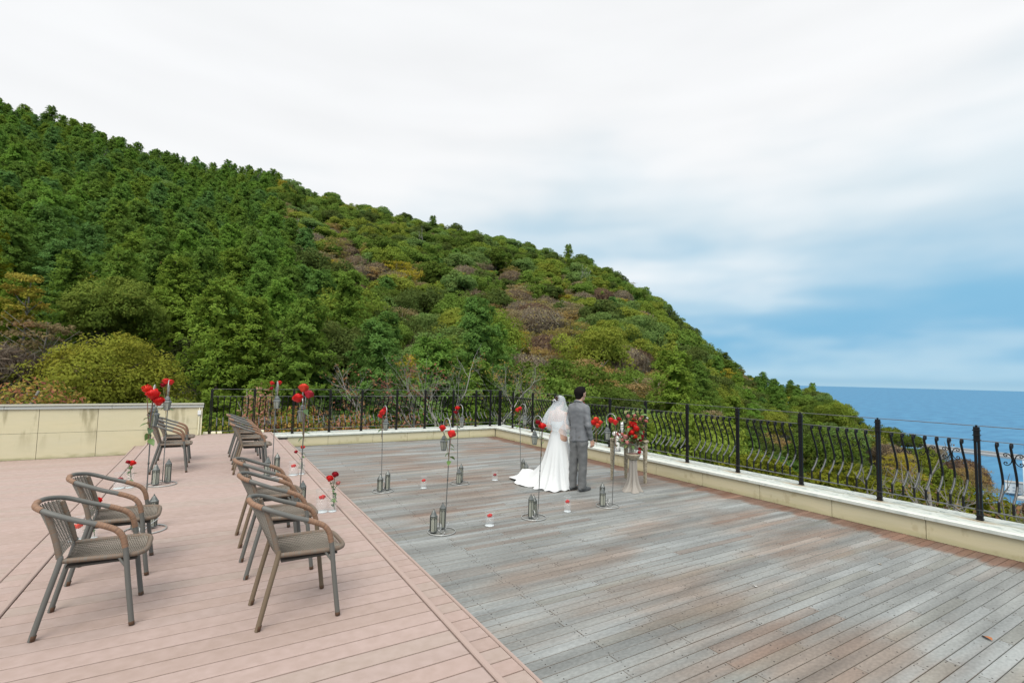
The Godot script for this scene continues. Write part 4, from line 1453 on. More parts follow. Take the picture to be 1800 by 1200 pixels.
func make_chair_proto() -> Node3D:
	# local: the sitter faces +x, y up, origin on the floor between the rear feet
	var t := thing("wicker_armchair", "", "chair")
	var hoop := spline([Vector3(0.464, 0.0, 0.235), Vector3(0.43, 0.26, 0.23), Vector3(0.404, 0.47, 0.227), Vector3(0.372, 0.56, 0.226), Vector3(0.30, 0.608, 0.225), Vector3(0.155, 0.661, 0.222), Vector3(0.03, 0.712, 0.20), Vector3(-0.045, 0.733, 0.115), Vector3(-0.064, 0.738, 0.0)], 6)
	var full := PackedVector3Array(hoop)
	for i in range(hoop.size() - 2, -1, -1): full.append(Vector3(hoop[i].x, hoop[i].y, -hoop[i].z))
	var n := full.size()
	var R := 0.0150
	for s in [0, 1]:
		var leg := PackedVector3Array()
		var elbow := PackedVector3Array()
		for i in 13: leg.append(full[i] if s == 0 else full[n - 1 - i])
		for i in range(12, 27): elbow.append(full[i] if s == 0 else full[n - 1 - i])
		part("front_leg", tube_mesh(leg, R, R, 10), M.chair_grey, t)
		part("elbow_wrap", uv_tube(elbow, R + 0.0022), M.chair_brown, t)
	var rail := PackedVector3Array()
	for i in range(26, 39): rail.append(full[i])
	part("arm_rail", tube_mesh(rail, R, R, 10), M.chair_grey, t)
	var wrap := PackedVector3Array()
	for i in range(38, 50): wrap.append(full[i])
	part("back_wrap", uv_tube(wrap, R + 0.002), M.chair_brown, t)
	var rail2 := PackedVector3Array()
	for i in range(49, n - 26): rail2.append(full[i])
	part("arm_rail", tube_mesh(rail2, R, R, 10), M.chair_grey, t)
	for s in [1, -1]:
		part("rear_leg", tube_mesh(spline([Vector3(0, 0, 0.20 * s), Vector3(0.05, 0.22, 0.198 * s), Vector3(0.096, 0.415, 0.193 * s), Vector3(0.094, 0.45, 0.19 * s)], 4), R, R, 10), M.chair_grey, t)
		part("back_upright", uv_tube(spline([Vector3(0.094, 0.44, 0.188 * s), Vector3(0.07, 0.54, 0.18 * s), Vector3(0.02, 0.70, 0.165 * s)], 5), R + 0.001), M.chair_wrap, t)
		part("seat_brace", tube_mesh(PackedVector3Array([Vector3(0.425, 0.335, 0.228 * s), Vector3(0.375, 0.405, 0.205 * s)]), 0.008, 0.008, 8), M.chair_grey, t)
		part("foot_cap", lathe_mesh([[0.0001, 0.0], [0.0155, 0.002], [0.0162, 0.03], [0.0155, 0.034]], 10), M.chair_rust, t, Vector3(0.003, 0.0, 0.20 * s), Vector3(0, 0, -0.22))
		part("foot_cap", lathe_mesh([[0.0001, 0.0], [0.0155, 0.002], [0.016, 0.022], [0.0152, 0.026]], 10), M.chair_rust, t, Vector3(0.464, 0.0, 0.235 * s), Vector3(0, 0, 0.13))
	# seat frame: a rounded loop
	var frame := PackedVector3Array()
	for q in [[0.10, 0.187], [0.25, 0.197], [0.42, 0.203], [0.475, 0.185], [0.503, 0.13], [0.508, 0.0]]:
		frame.append(Vector3(q[0], 0.425 - 0.012 * q[0] / 0.5, q[1]))
	var pts := []
	for p in frame: pts.append(p)
	for i in range(frame.size() - 2, -1, -1): pts.append(Vector3(frame[i].x, frame[i].y, -frame[i].z))
	part("seat_frame", uv_tube(spline(pts, 4), 0.0145), M.chair_wrap, t)
	# seat weave: wefts across with a dished middle, warps along
	var st := begin()
	var sd := begin()
	var x := 0.112
	while x < 0.50:
		var half := 0.195 if x < 0.43 else 0.195 * sqrt(maxf(0.02, 1.0 - pow((x - 0.43) / 0.085, 2.0)))
		var y := 0.43 - 0.012 * x / 0.5
		var row := spline([Vector3(x, y, -half), Vector3(x, y - 0.012, -half + 0.025), Vector3(x, y - 0.028, 0), Vector3(x, y - 0.012, half - 0.025), Vector3(x, y, half)], 3)
		add_tube(st, row, 0.0042, 0.0042, 4)
		x += 0.0098
	for k in 26:
		var z := -0.165 + 0.33 * k / 25.0
		var dip := 0.028 - 0.55 * z * z
		var lift := 0.0028 if k % 2 == 0 else -0.001
		add_tube(sd, PackedVector3Array([Vector3(0.105, 0.432 - dip + lift, z), Vector3(0.30, 0.424 - dip + lift, z), Vector3(0.47 if absf(z) > 0.12 else 0.5, 0.42 - dip + lift, z)]), 0.0024, 0.0024, 4)
	var seat := part("seat", finish(st), M.wicker_light, t)
	part("warp", finish(sd), M.wicker, seat)
	part("underside", box_mesh(Vector3(0.12, 0.372, -0.17), Vector3(0.46, 0.384, 0.17)), M.wicker_dark, seat)
	# back weave
	var bt := begin()
	var bd := begin()
	var f := 0.0
	while f <= 1.0:
		var c := Vector3(lerpf(0.094, 0.012, f), lerpf(0.43, 0.715, f), 0)
		var half := lerpf(0.186, 0.163, f)
		var bulge := lerpf(0.012, 0.066, f)
		var weft := PackedVector3Array()
		for i in 13:
			var u := i / 6.0 - 1.0
			weft.append(c + Vector3(-bulge * (1.0 - u * u), 0, half * u))
		add_tube(bt, weft, 0.0044, 0.0044, 4)
		f += 0.0325
	for k in 24:
		var u := -0.93 + 1.86 * k / 23.0
		var path := PackedVector3Array()
		for i in 5:
			var g := i / 4.0
			path.append(Vector3(lerpf(0.094, 0.012, g) - lerpf(0.012, 0.066, g) * (1.0 - u * u) + (0.0022 if k % 2 else -0.0022), lerpf(0.425, 0.72, g), u * lerpf(0.182, 0.16, g)))
		add_tube(bd, path, 0.0023, 0.0023, 4)
	var back := part("backrest", finish(bt), M.wicker_light, t)
	part("warp", finish(bd), M.wicker, back)
	return t


func make_chairs() -> void:
	var y := 2 * STEP
	var list := [
		["brown and grey wicker armchair nearest the left picture edge, front of the left row", -0.80, -4.10, 0.0],
		["wicker armchair second in the left row, a lantern stand behind its seat", -0.81, -4.95, 0.02],
		["wicker armchair nearest the camera in the right row, front of that row", 0.31, -3.62, 0.03],
		["wicker armchair second in the right row, half hidden by the front chair", 0.29, -4.49, 0.03],
		["wicker armchair third in the right row, in front of the two glass vases", 0.285, -5.26, 0.02],
		["wicker armchair in front of the two far left chairs, below the hanging lanterns", -0.72, -9.27, 0.02],
		["wicker armchair rearmost of the far left chairs, by the cream wall", -0.71, -10.16, 0.0],
		["wicker armchair nearest of the three far right chairs, beside a lantern stand", 0.35, -8.76, 0.0],
		["wicker armchair in the middle of the three far right chairs", 0.36, -9.67, 0.02],
		["wicker armchair rearmost of the three far right chairs, before the far railing", 0.34, -10.52, 0.0],
	]
	var proto := make_chair_proto()
	for i in list.size():
		var s: Array = list[i]
		var at := Vector3(s[1], y + 0.001, s[2])
		var o: Node3D = proto
		if i > 0: o = copy(proto, s[0], at, s[3])
		o.position = at
		o.rotation.y = s[3]
		o.set_meta("label", s[0])
		o.set_meta("group", "wicker armchairs set out for guests")
		if i in [2, 4, 7]:
			for c in o.get_children():
				if String(c.name).begins_with("rear_leg") or (i == 2 and String(c.name).begins_with("front_leg") and c.get_index() > 1): c.material_override = M.chair_olive


# ---------------------------------------------------------------- roses, lanterns, vases
func rose_mesh(seed_: int, rad: float) -> ArrayMesh:
	# a full bloom: cupped petals set round a ball, tighter towards the heart
	var r := RandomNumberGenerator.new()
	r.seed = seed_
	var st := begin()
	var n := 34
	for i in n:
		var f := (i + 0.5) / n
		var up := 1.0 - 1.45 * f
		var a := i * 2.39996 + r.randfn() * 0.15
		var flat := sqrt(maxf(0.0, 1.0 - up * up))
		var o := Vector3(cos(a) * flat, up, sin(a) * flat)
		var s := Vector3(-sin(a), 0, cos(a))
		var t := s.cross(o).normalized()
		if t.y < 0.0: t = -t
		var wide := rad * lerpf(0.34, 0.62, f) * r.randf_range(0.85, 1.15)
		var tall := rad * lerpf(0.30, 0.55, f) * r.randf_range(0.85, 1.15)
		var tip := r.randf_range(0.05, 0.30) * rad
		st.set_smooth_group(10 + i)
		var grid := []
		for v in 3:
			var row := []
			for u in 3:
				var fu := u - 1.0
				var fv := v - 1.0
				var p := o * rad * 0.74 + s * fu * wide * (0.75 + 0.25 * fv) + t * fv * tall
				p -= o * fu * fu * wide * 0.34
				p += o * (tip * maxf(fv, 0.0) - 0.30 * rad * maxf(-fv, 0.0)) + Vector3(r.randfn(), r.randfn(), r.randfn()) * rad * 0.045
				row.append(p)
			grid.append(row)
		for v in 2:
			for u in 2:
				quad(st, grid[v][u], grid[v + 1][u], grid[v + 1][u + 1], grid[v][u + 1])
	return finish(st)


func leaf_mesh(l: float, w: float) -> ArrayMesh:
	var st := begin()
	st.set_smooth_group(1)
	var n := 5
	var rows := []
	for i in n + 1:
		var f := float(i) / n
		var hw := w * sin(PI * pow(f, 0.8)) * 0.5
		var y := -0.25 * l * f * f
		rows.append([Vector3(f * l, y + hw * 0.35, -hw), Vector3(f * l, y, 0), Vector3(f * l, y + hw * 0.35, hw)])
	for i in n:
		for k in 2:
			quad(st, rows[i][k], rows[i][k + 1], rows[i + 1][k + 1], rows[i + 1][k])
	return finish(st)


func lantern_meshes() -> Dictionary:
	var d := {}
	# hanging lantern, hexagonal, hung from y = 0 downwards
	d.roof = lathe_mesh([[0.056, -0.100], [0.052, -0.092], [0.034, -0.076], [0.034, -0.068], [0.040, -0.064], [0.036, -0.057], [0.030, -0.052], [0.026, -0.038], [0.012, -0.022], [0.004, -0.016]], 6, false)
	d.finial = lathe_mesh([[0.0, -0.02], [0.008, -0.012], [0.009, -0.008], [0.004, -0.002], [0.003, 0.004], [0.0, 0.006]], 8)
	d.pane = lathe_mesh([[0.029, -0.196], [0.044, -0.101]], 6, false)
	d.base = lathe_mesh([[0.0, -0.212], [0.032, -0.212], [0.036, -0.204], [0.031, -0.196], [0.0, -0.195]], 6, false)
	var st := begin()
	for k in 6:
		var a := TAU * k / 6
		var o := Vector3(cos(a), 0, -sin(a))
		add_tube(st, PackedVector3Array([o * 0.031 + Vector3(0, -0.2, 0), o * 0.0465 + Vector3(0, -0.098, 0)]), 0.0042, 0.0042, 5)
		var a2 := TAU * (k + 0.5) / 6
		var o2 := Vector3(cos(a2), 0, -sin(a2))
		add_tube(st, PackedVector3Array([o2 * 0.0275 + Vector3(0, -0.195, 0), o2 * 0.041 + Vector3(0, -0.1, 0)]), 0.0016, 0.0016, 4)
	d.bars = finish(st)
	# floor lanterns: a slim tall one and a wider one with a steeper roof
	for k in [["tall", 0.036, 0.238, 0.317, 6], ["short", 0.043, 0.185, 0.281, 6]]:
		var r: float = k[1]
		var h: float = k[2]
		var top: float = k[3]
		d[k[0] + "_base"] = lathe_mesh([[0.0, 0.0], [r + 0.004, 0.0], [r + 0.004, 0.010], [r, 0.016], [0.0, 0.017]], k[4], false)
		d[k[0] + "_pane"] = lathe_mesh([[r * 0.92, 0.016], [r * 0.92, h]], k[4], false)
		d[k[0] + "_roof"] = lathe_mesh([[0.0, h - 0.002], [r + 0.005, h], [r + 0.006, h + 0.010], [r * 0.9, h + 0.02], [r * 0.55, lerpf(h, top, 0.55)], [r * 0.22, lerpf(h, top, 0.78)], [0.003, top - 0.014]], k[4], false)
		d[k[0] + "_finial"] = lathe_mesh([[0.0, top - 0.020], [0.007, top - 0.013], [0.007, top - 0.008], [0.0, top]], 8)
		var sb := begin()
		for q in 6:
			var a := TAU * q / 6
			var o := Vector3(cos(a), 0, -sin(a))
			add_tube(sb, PackedVector3Array([o * r + Vector3(0, 0.012, 0), o * r + Vector3(0, h + 0.004, 0)]), 0.0048, 0.0048, 5)
			# pointed arch between the bars
			var a2 := TAU * (q + 1) / 6
			var o2 := Vector3(cos(a2), 0, -sin(a2))
			var m := (o + o2) * 0.5
			add_tube(sb, PackedVector3Array([o * r + Vector3(0, h - 0.038, 0), m * r * 0.99 + Vector3(0, h - 0.008, 0), o2 * r + Vector3(0, h - 0.038, 0)]), 0.003, 0.003, 4)
			add_tube(sb, PackedVector3Array([m * r * 0.98 + Vector3(0, 0.016, 0), m * r * 0.98 + Vector3(0, h - 0.01, 0)]), 0.0015, 0.0015, 4)
		d[k[0] + "_bars"] = finish(sb)
	return d


func rose_bunch(label: String, at: Vector3, blooms: Array, turn: float, leaf_n: int, tail: float, ms: Array) -> void:
	# cut roses tied to a pole: blooms is a list of [offset, size, material]
	var t := thing("rose_bunch", label, "flowers", at, turn, "red roses tied to the lantern stands")
	for i in blooms.size():
		var b: Array = blooms[i]
		part("bloom", ms[i % ms.size()], M[b[2]], t, b[0], Vector3(rng.randf_range(-0.5, 0.5), rng.randf() * TAU, rng.randf_range(-0.6, 0.2)), Vector3.ONE * b[1])
		part("stem", tube_mesh(spline([b[0] - Vector3(0, 0.02, 0), Vector3(b[0].x * 0.4, -0.14, b[0].z * 0.4 + 0.012), Vector3(0.008 * (i - 1), -tail * rng.randf_range(0.75, 1.0), 0.014)], 4), 0.0038, 0.003, 5), M.stem if i % 2 else M.stem_brown, t)
	for k in leaf_n:
		part("leaf", ms[-1] if false else M["leaf_mesh"], M.leaf if k % 3 else M.leaf_dark, t, Vector3(0.0, -0.10 - 0.05 * k, 0.01), Vector3(rng.randf_range(-0.5, 0.5), rng.randf() * TAU, rng.randf_range(-0.7, 0.4)), Vector3.ONE * rng.randf_range(0.8, 1.25))


func make_stands() -> void:
	var L := lantern_meshes()
	M["leaf_mesh"] = leaf_mesh(0.085, 0.05)
	var roses := [rose_mesh(1, 0.046), rose_mesh(2, 0.043), rose_mesh(3, 0.048)]
	var ring := PackedVector3Array()
	for i in 40: ring.append(Vector3(cos(TAU * i / 40) * 0.17, 0.008, sin(TAU * i / 40) * 0.17))
	var ring_mesh := tube_mesh(ring, 0.0068, 0.0068, 7, true)
	var pole_mesh := tube_mesh(spline([Vector3(0, 0.03, -0.10), Vector3(0, 0.5, -0.125), Vector3(0, 1.0, -0.155), Vector3(0, 1.24, -0.168)], 4), 0.0060, 0.0056, 7)
	var hook := []
	for i in 13:
		var a := PI - PI * 1.05 * i / 12.0
		hook.append(Vector3(0, 1.295 + sin(a) * 0.105, -0.062 + cos(a) * 0.108))
	hook.push_front(Vector3(0, 1.24, -0.168))
	hook.append(Vector3(0, 1.245, 0.034))
	hook.append(Vector3(0, 1.226, 0.018))
	hook.append(Vector3(0, 1.232, 0.004))
	var hook_mesh := tube_mesh(spline(hook, 2), 0.0056, 0.005, 7)
	var scroll := []
	for i in 26:
		var a := -PI * 0.5 + TAU * 1.15 * i / 25.0
		var rr := lerpf(0.062, 0.040, i / 25.0)
		scroll.append(Vector3(sin(a * 0.35) * 0.02 + 0.045, 0.075 + sin(a) * rr, -0.085 + cos(a) * rr * 0.75))
	var scroll_mesh := tube_mesh(spline(scroll, 1), 0.0058, 0.0052, 7)
	var cross_mesh := tube_mesh(spline([Vector3(-0.10, 0.10, 0.02), Vector3(-0.02, 0.05, -0.07), Vector3(0.02, 0.012, -0.12), Vector3(0.08, 0.010, -0.15)], 4), 0.0052, 0.0052, 7)
	var collar := lathe_mesh([[0.005, -0.012], [0.0085, -0.008], [0.0085, 0.008], [0.005, 0.012]], 8)
	var y := 2 * STEP
	# x, y, z, hook towards +z?, phrase, blooms (in the stand's own axes, around the pole top), leaves
	var spots := [
		[-0.47, y, -6.0, false, "behind the second left chair", [[Vector3(0.03, 0.06, 0.02), 1.35, "rose_red"], [Vector3(0.07, 0.0, 0.0), 1.2, "rose_red"], [Vector3(-0.06, 0.11, -0.02), 1.0, "rose_coral"]], 6],
		[-0.50, y, -8.23, true, "before the far left chairs", [[Vector3(-0.02, 0.13, 0.02), 1.1, "rose_red"], [Vector3(-0.06, 0.08, 0.02), 0.9, "rose_crimson"], [Vector3(0.03, 0.12, 0.0), 0.9, "rose_red"]], 4],
		[0.86, y, -8.26, true, "beside the far right chairs", [[Vector3(-0.06, 0.12, 0.0), 0.8, "rose_red"], [Vector3(-0.05, 0.04, 0.02), 0.75, "rose_crimson"], [Vector3(0.06, 0.13, 0.0), 0.7, "rose_red"]], 4],
		[0.90, y, -6.05, false, "behind the third right chair", [[Vector3(-0.02, 0.13, 0.0), 1.25, "rose_coral"], [Vector3(-0.06, 0.02, 0.03), 1.35, "rose_red"], [Vector3(0.04, 0.06, 0.0), 1.1, "rose_crimson"]], 7],
		[2.52, 0.0, -8.2, true, "at the left of the far row", [[Vector3(0.01, 0.03, 0.02), 1.25, "rose_red"], [Vector3(-0.03, -0.03, 0.0), 1.15, "rose_red"], [Vector3(0.04, 0.08, 0.0), 0.9, "rose_crimson"]], 4],
		[2.54, 0.0, -5.8, false, "nearest on the timber deck", [[Vector3(0.02, -0.03, 0.02), 1.2, "rose_red"], [Vector3(-0.09, 0.04, 0.02), 1.05, "rose_red"]], 6],
		[3.91, 0.0, -8.19, true, "in the middle of the far row", [[Vector3(0.0, 0.08, 0.02), 1.0, "rose_red"], [Vector3(-0.03, 0.0, 0.0), 1.0, "rose_crimson"]], 4],
		[5.27, 0.0, -8.2, true, "behind the train of the white gown", [[Vector3(0.0, 0.05, 0.0), 1.05, "rose_red"], [Vector3(-0.05, 0.02, 0.0), 1.15, "rose_red"]], 5],
		[3.91, 0.0, -5.8, false, "in front of the white gown", [[Vector3(0.0, 0.02, 0.02), 1.15, "rose_red"], [Vector3(-0.06, 0.07, 0.0), 0.85, "rose_crimson"]], 3],
		[5.27, 0.0, -5.81, false, "left of the draped pedestal", [[Vector3(-0.02, 0.03, 0.02), 1.1, "rose_red"], [Vector3(0.04, 0.08, 0.0), 0.85, "rose_crimson"], [Vector3(-0.08, 0.06, 0.0), 0.95, "rose_red"]], 5],
		[6.62, 0.0, -8.2, true, "hidden behind the couple", [], 0],
	]
	var stand0: Node3D
	var lamp0: Node3D
	var tall0: Node3D
	var short0: Node3D
	for i in spots.size():
		var s: Array = spots[i]
		var at := Vector3(s[0], s[1] + 0.001, s[2])
		var turn := 0.0 if s[3] else PI
		var where: String = s[4]
		var b := Basis(Vector3.UP, turn)
		var stand_label := "grey metal shepherd hook stand on a ring base, " + where
		var lamp_label := "hexagonal lantern hanging from the hook stand " + where
		var tall_label := "tall slim floor lantern at the hook stand " + where
		var short_label := "shorter floor lantern at the hook stand " + where
		if i == 0:
			stand0 = thing("hook_stand", stand_label, "lantern stand", at, turn, "hook stands along the aisle")
			part("ring_base", ring_mesh, M.ring_metal, stand0)
			part("pole", pole_mesh, M.pole_metal, stand0)
			part("hook", hook_mesh, M.ring_metal, stand0)
			part("base_scroll", scroll_mesh, M.ring_metal, stand0)
			part("base_brace", cross_mesh, M.ring_metal, stand0)
			part("collar", collar, M.pewter_dark, stand0, Vector3(0, 0.66, -0.134))
			lamp0 = thing("hanging_lantern", lamp_label, "lantern", at, turn, "lanterns hanging from the hook stands")
			var body := part("panes", L.pane, M.lamp_glass, lamp0)
			part("bars", L.bars, M.pewter, body)
			part("roof", L.roof, M.pewter, lamp0)
			part("finial", L.finial, M.pewter_dark, lamp0)
			part("base", L.base, M.pewter, lamp0)
			part("hanging_loop", tube_mesh(PackedVector3Array([Vector3(0, 0.002, -0.009), Vector3(0, 0.018, -0.009), Vector3(0, 0.024, 0), Vector3(0, 0.018, 0.009), Vector3(0, 0.002, 0.009)]), 0.002, 0.002, 5), M.ring_metal, lamp0)
			for k in ["tall", "short"]:
				var f := thing("floor_lantern", tall_label if k == "tall" else short_label, "lantern", at, turn, "floor lanterns standing on the ring bases")
				var g := part("panes", L[k + "_pane"], M.lamp_glass, f)
				part("bars", L[k + "_bars"], M.pewter_dark, g)
				part("roof", L[k + "_roof"], M.pewter, f)
				part("finial", L[k + "_finial"], M.pewter_dark, f)
				part("base", L[k + "_base"], M.pewter, f)
				if k == "tall": tall0 = f
				else: short0 = f
		else:
			copy(stand0, stand_label, at, turn)
		var lamp := lamp0 if i == 0 else copy(lamp0, lamp_label, at, turn)
		lamp.position = at + b * Vector3(0, 1.206, 0.012)
		# the two floor lanterns stand on either side of the ring, the tall one further off
		var near_side: Vector3 = [Vector3(0.06, 0.0, 0.02), Vector3(-0.10, 0.0, 0.05)][0]
		var tall := tall0 if i == 0 else copy(tall0, tall_label, at, turn)
		var short := short0 if i == 0 else copy(short0, short_label, at, turn)
		# world offsets measured at each stand
		var off: Array = [[0.05, -0.05, -0.07, -0.02], [0.06, -0.07, -0.07, 0.03], [0.05, -0.02, -0.08, 0.04], [0.05, -0.05, -0.06, 0.03], [0.08, -0.02, -0.06, 0.03], [0.05, -0.10, -0.11, 0.0], [0.07, -0.10, -0.05, 0.06], [0.06, -0.11, 0.0, 0.09], [-0.06, 0.02, 0.05, -0.08], [0.0, -0.12, -0.10, 0.0], [0.06, -0.06, -0.06, 0.04]][i]
		tall.position = at + Vector3(off[0], 0.016, off[1])
		short.position = at + Vector3(off[2], 0.016, off[3])
		tall.rotation.y = i * 0.4
		short.rotation.y = i * 0.7
		if s[5].size():
			rose_bunch("red roses tied to the hook stand " + where, at + b * Vector3(0, 1.245, -0.17), s[5].map(func(q): return [Vector3(q[0].x, q[0].y, q[0].z + 0.02), q[1], q[2]]), -0.5427, s[6], 0.42, roses)
	rose_bunch("red roses sticking out to the right of the grey suit beside the table", Vector3(6.94, 1.0, -8.02), [[Vector3(0, 0.06, 0), 1.5, "rose_coral"], [Vector3(0.08, 0.0, 0), 1.4, "rose_coral"], [Vector3(-0.06, 0.0, 0.03), 1.4, "rose_red"], [Vector3(0.02, -0.06, 0.05), 1.3, "rose_coral"]], -0.5427, 3, 0.5, roses)
	M["roses"] = roses


func vase_parts(label: String, at: Vector3, rad: float, h: float, fill: float, group: String) -> Node3D:
	var t := thing("glass_vase", label, "vase", at, 0.0, group)
	part("wall", lathe_mesh([[rad, 0.004], [rad, h]], 24), M.glass, t)
	part("rim", tube_mesh(circle(rad, h), 0.0011, 0.0011, 4, true), M.glass_base, t)
	part("bottom", lathe_mesh([[0.0, 0.0], [rad, 0.0], [rad + 0.001, 0.005], [rad * 0.9, 0.008], [0.0, 0.009]], 24), M.glass_base, t)
	if fill > 0.0:
		part("water", lathe_mesh([[rad * 0.96, 0.014], [rad * 0.96, fill], [0.0, fill]], 24), M.water, t)
	return t


func circle(rad: float, y: float, n := 28) -> PackedVector3Array:
	var p := PackedVector3Array()
	for i in n: p.append(Vector3(cos(TAU * i / n) * rad, y, sin(TAU * i / n) * rad))
	return p


func make_vases() -> void:
	var y := 2 * STEP + 0.001
	var ms: Array = M.roses
	# wide ones with a floating bloom, slim tall ones with cut roses
	var float_list := [
		["glass vase with a dark red bloom before the far left chairs", "dark red bloom floating in the glass vase before the far left chairs", Vector3(-0.95, y, -8.2), 0.062, 0.20, 0.10, "rose_crimson"],
		["glass vase with a large red bloom behind the front left chairs", "large bright red bloom in the glass vase behind the front left chairs", Vector3(-0.965, y, -5.93), 0.060, 0.20, 0.11, "rose_coral"],
		["glass vase with a small red bloom beside the far right hook stand", "small red bloom floating in the vase beside the far right hook stand", Vector3(1.13, y, -8.18), 0.065, 0.20, 0.12, "rose_red"],
		["wide glass vase with a small red bloom at the third right chair", "small red bloom floating in the wide vase right of the third right chair", Vector3(1.135, y, -5.93), 0.065, 0.245, 0.145, "rose_red"],
		["small glass with a red bloom between the two far left hook stands", "red bloom in the small glass between the two far left hook stands", Vector3(3.2, 0.001, -8.13), 0.052, 0.19, 0.11, "rose_red"],
		["small glass with dark red petals in the far row left of the white gown", "dark red petals in the small glass left of the train of the gown", Vector3(4.62, 0.001, -8.17), 0.058, 0.16, 0.08, "rose_crimson"],
		["small glass with red petals in the near row between two hook stands", "red petals in the small glass of the near row between two hook stands", Vector3(3.195, 0.001, -5.76), 0.060, 0.17, 0.11, "rose_red"],
		["glass with a floating red bloom in front of the hem of the white gown", "red bloom floating in the glass in front of the hem of the white gown", Vector3(4.525, 0.001, -5.84), 0.052, 0.215, 0.125, "rose_red"],
	]
	for v in float_list:
		vase_parts(v[0], v[2], v[3], v[4], v[5], "glass vases along the aisle")
		var t := thing("floating_bloom", v[1], "flower", v[2] + Vector3(0, v[5], 0), 0.0, "red blooms floating in the glass vases")
		for k in 3:
			part("petals", ms[k], M[v[6]], t, Vector3([0.012, -0.018, 0.006][k], 0.012, [-0.01, 0.004, 0.016][k]), Vector3(0.3 * k, k * 2.0, -0.2), Vector3.ONE * [0.62, 0.55, 0.45][k])
	var tall_list := [
		["slim tall glass vase with a red rose before the far left chairs", Vector3(-0.84, y, -8.19), 0.045, 0.245, [[Vector3(0.01, 0.31, 0), 0.95, "rose_red"], [Vector3(-0.035, 0.33, 0.0), 0.6, "rose_crimson"]]],
		["slim tall glass vase with a red rose behind the front left chairs", Vector3(-0.86, y, -5.93), 0.045, 0.245, [[Vector3(0.02, 0.33, 0), 0.8, "rose_red"]]],
		["slim tall glass vase with two red roses beside the far right hook stand", Vector3(1.25, y, -8.2), 0.045, 0.245, [[Vector3(0.0, 0.40, 0), 0.75, "rose_red"], [Vector3(-0.1, 0.34, 0), 0.62, "rose_crimson"]]],
		["slim tall glass vase with red roses at the third right chair", Vector3(1.243, y, -5.9), 0.045, 0.245, [[Vector3(-0.05, 0.365, 0), 0.85, "rose_red"], [Vector3(0.015, 0.40, 0), 0.8, "rose_crimson"], [Vector3(0.06, 0.30, 0), 0.55, "pink_flower"]]],
	]
	for v in tall_list:
		vase_parts(v[0], v[1], v[2], v[3], 0.18, "slim glass vases with roses")
		var words: String = v[0].replace("slim tall glass vase with ", "")
		var at_ := words.find(" be") if words.find(" be") > 0 else words.find(" at ")
		var t := thing("cut_roses", words.substr(0, at_) + " standing in the slim vase" + words.substr(at_), "flowers", v[1], 0.3, "roses standing in the slim vases")
		for b in v[4]:
			part("bloom", ms[int(b[1] * 10) % 3], M[b[2]], t, b[0], Vector3(0.3, b[1] * 7.0, -0.3), Vector3.ONE * b[1])
			part("stem", tube_mesh(spline([Vector3(0.02, 0.02, 0.01), Vector3(0, 0.2, 0), b[0]], 4), 0.0035, 0.003, 5), M.leaf_dark, t)
		for k in 12:
			part("leaf", M.leaf_mesh, M.leaf if k % 2 else M.leaf_dark, t, Vector3(0, 0.08 + 0.022 * k, 0), Vector3(rng.randf_range(-0.4, 0.4), rng.randf() * TAU, rng.randf_range(-0.6, 0.6)), Vector3.ONE * rng.randf_range(0.6, 0.95))


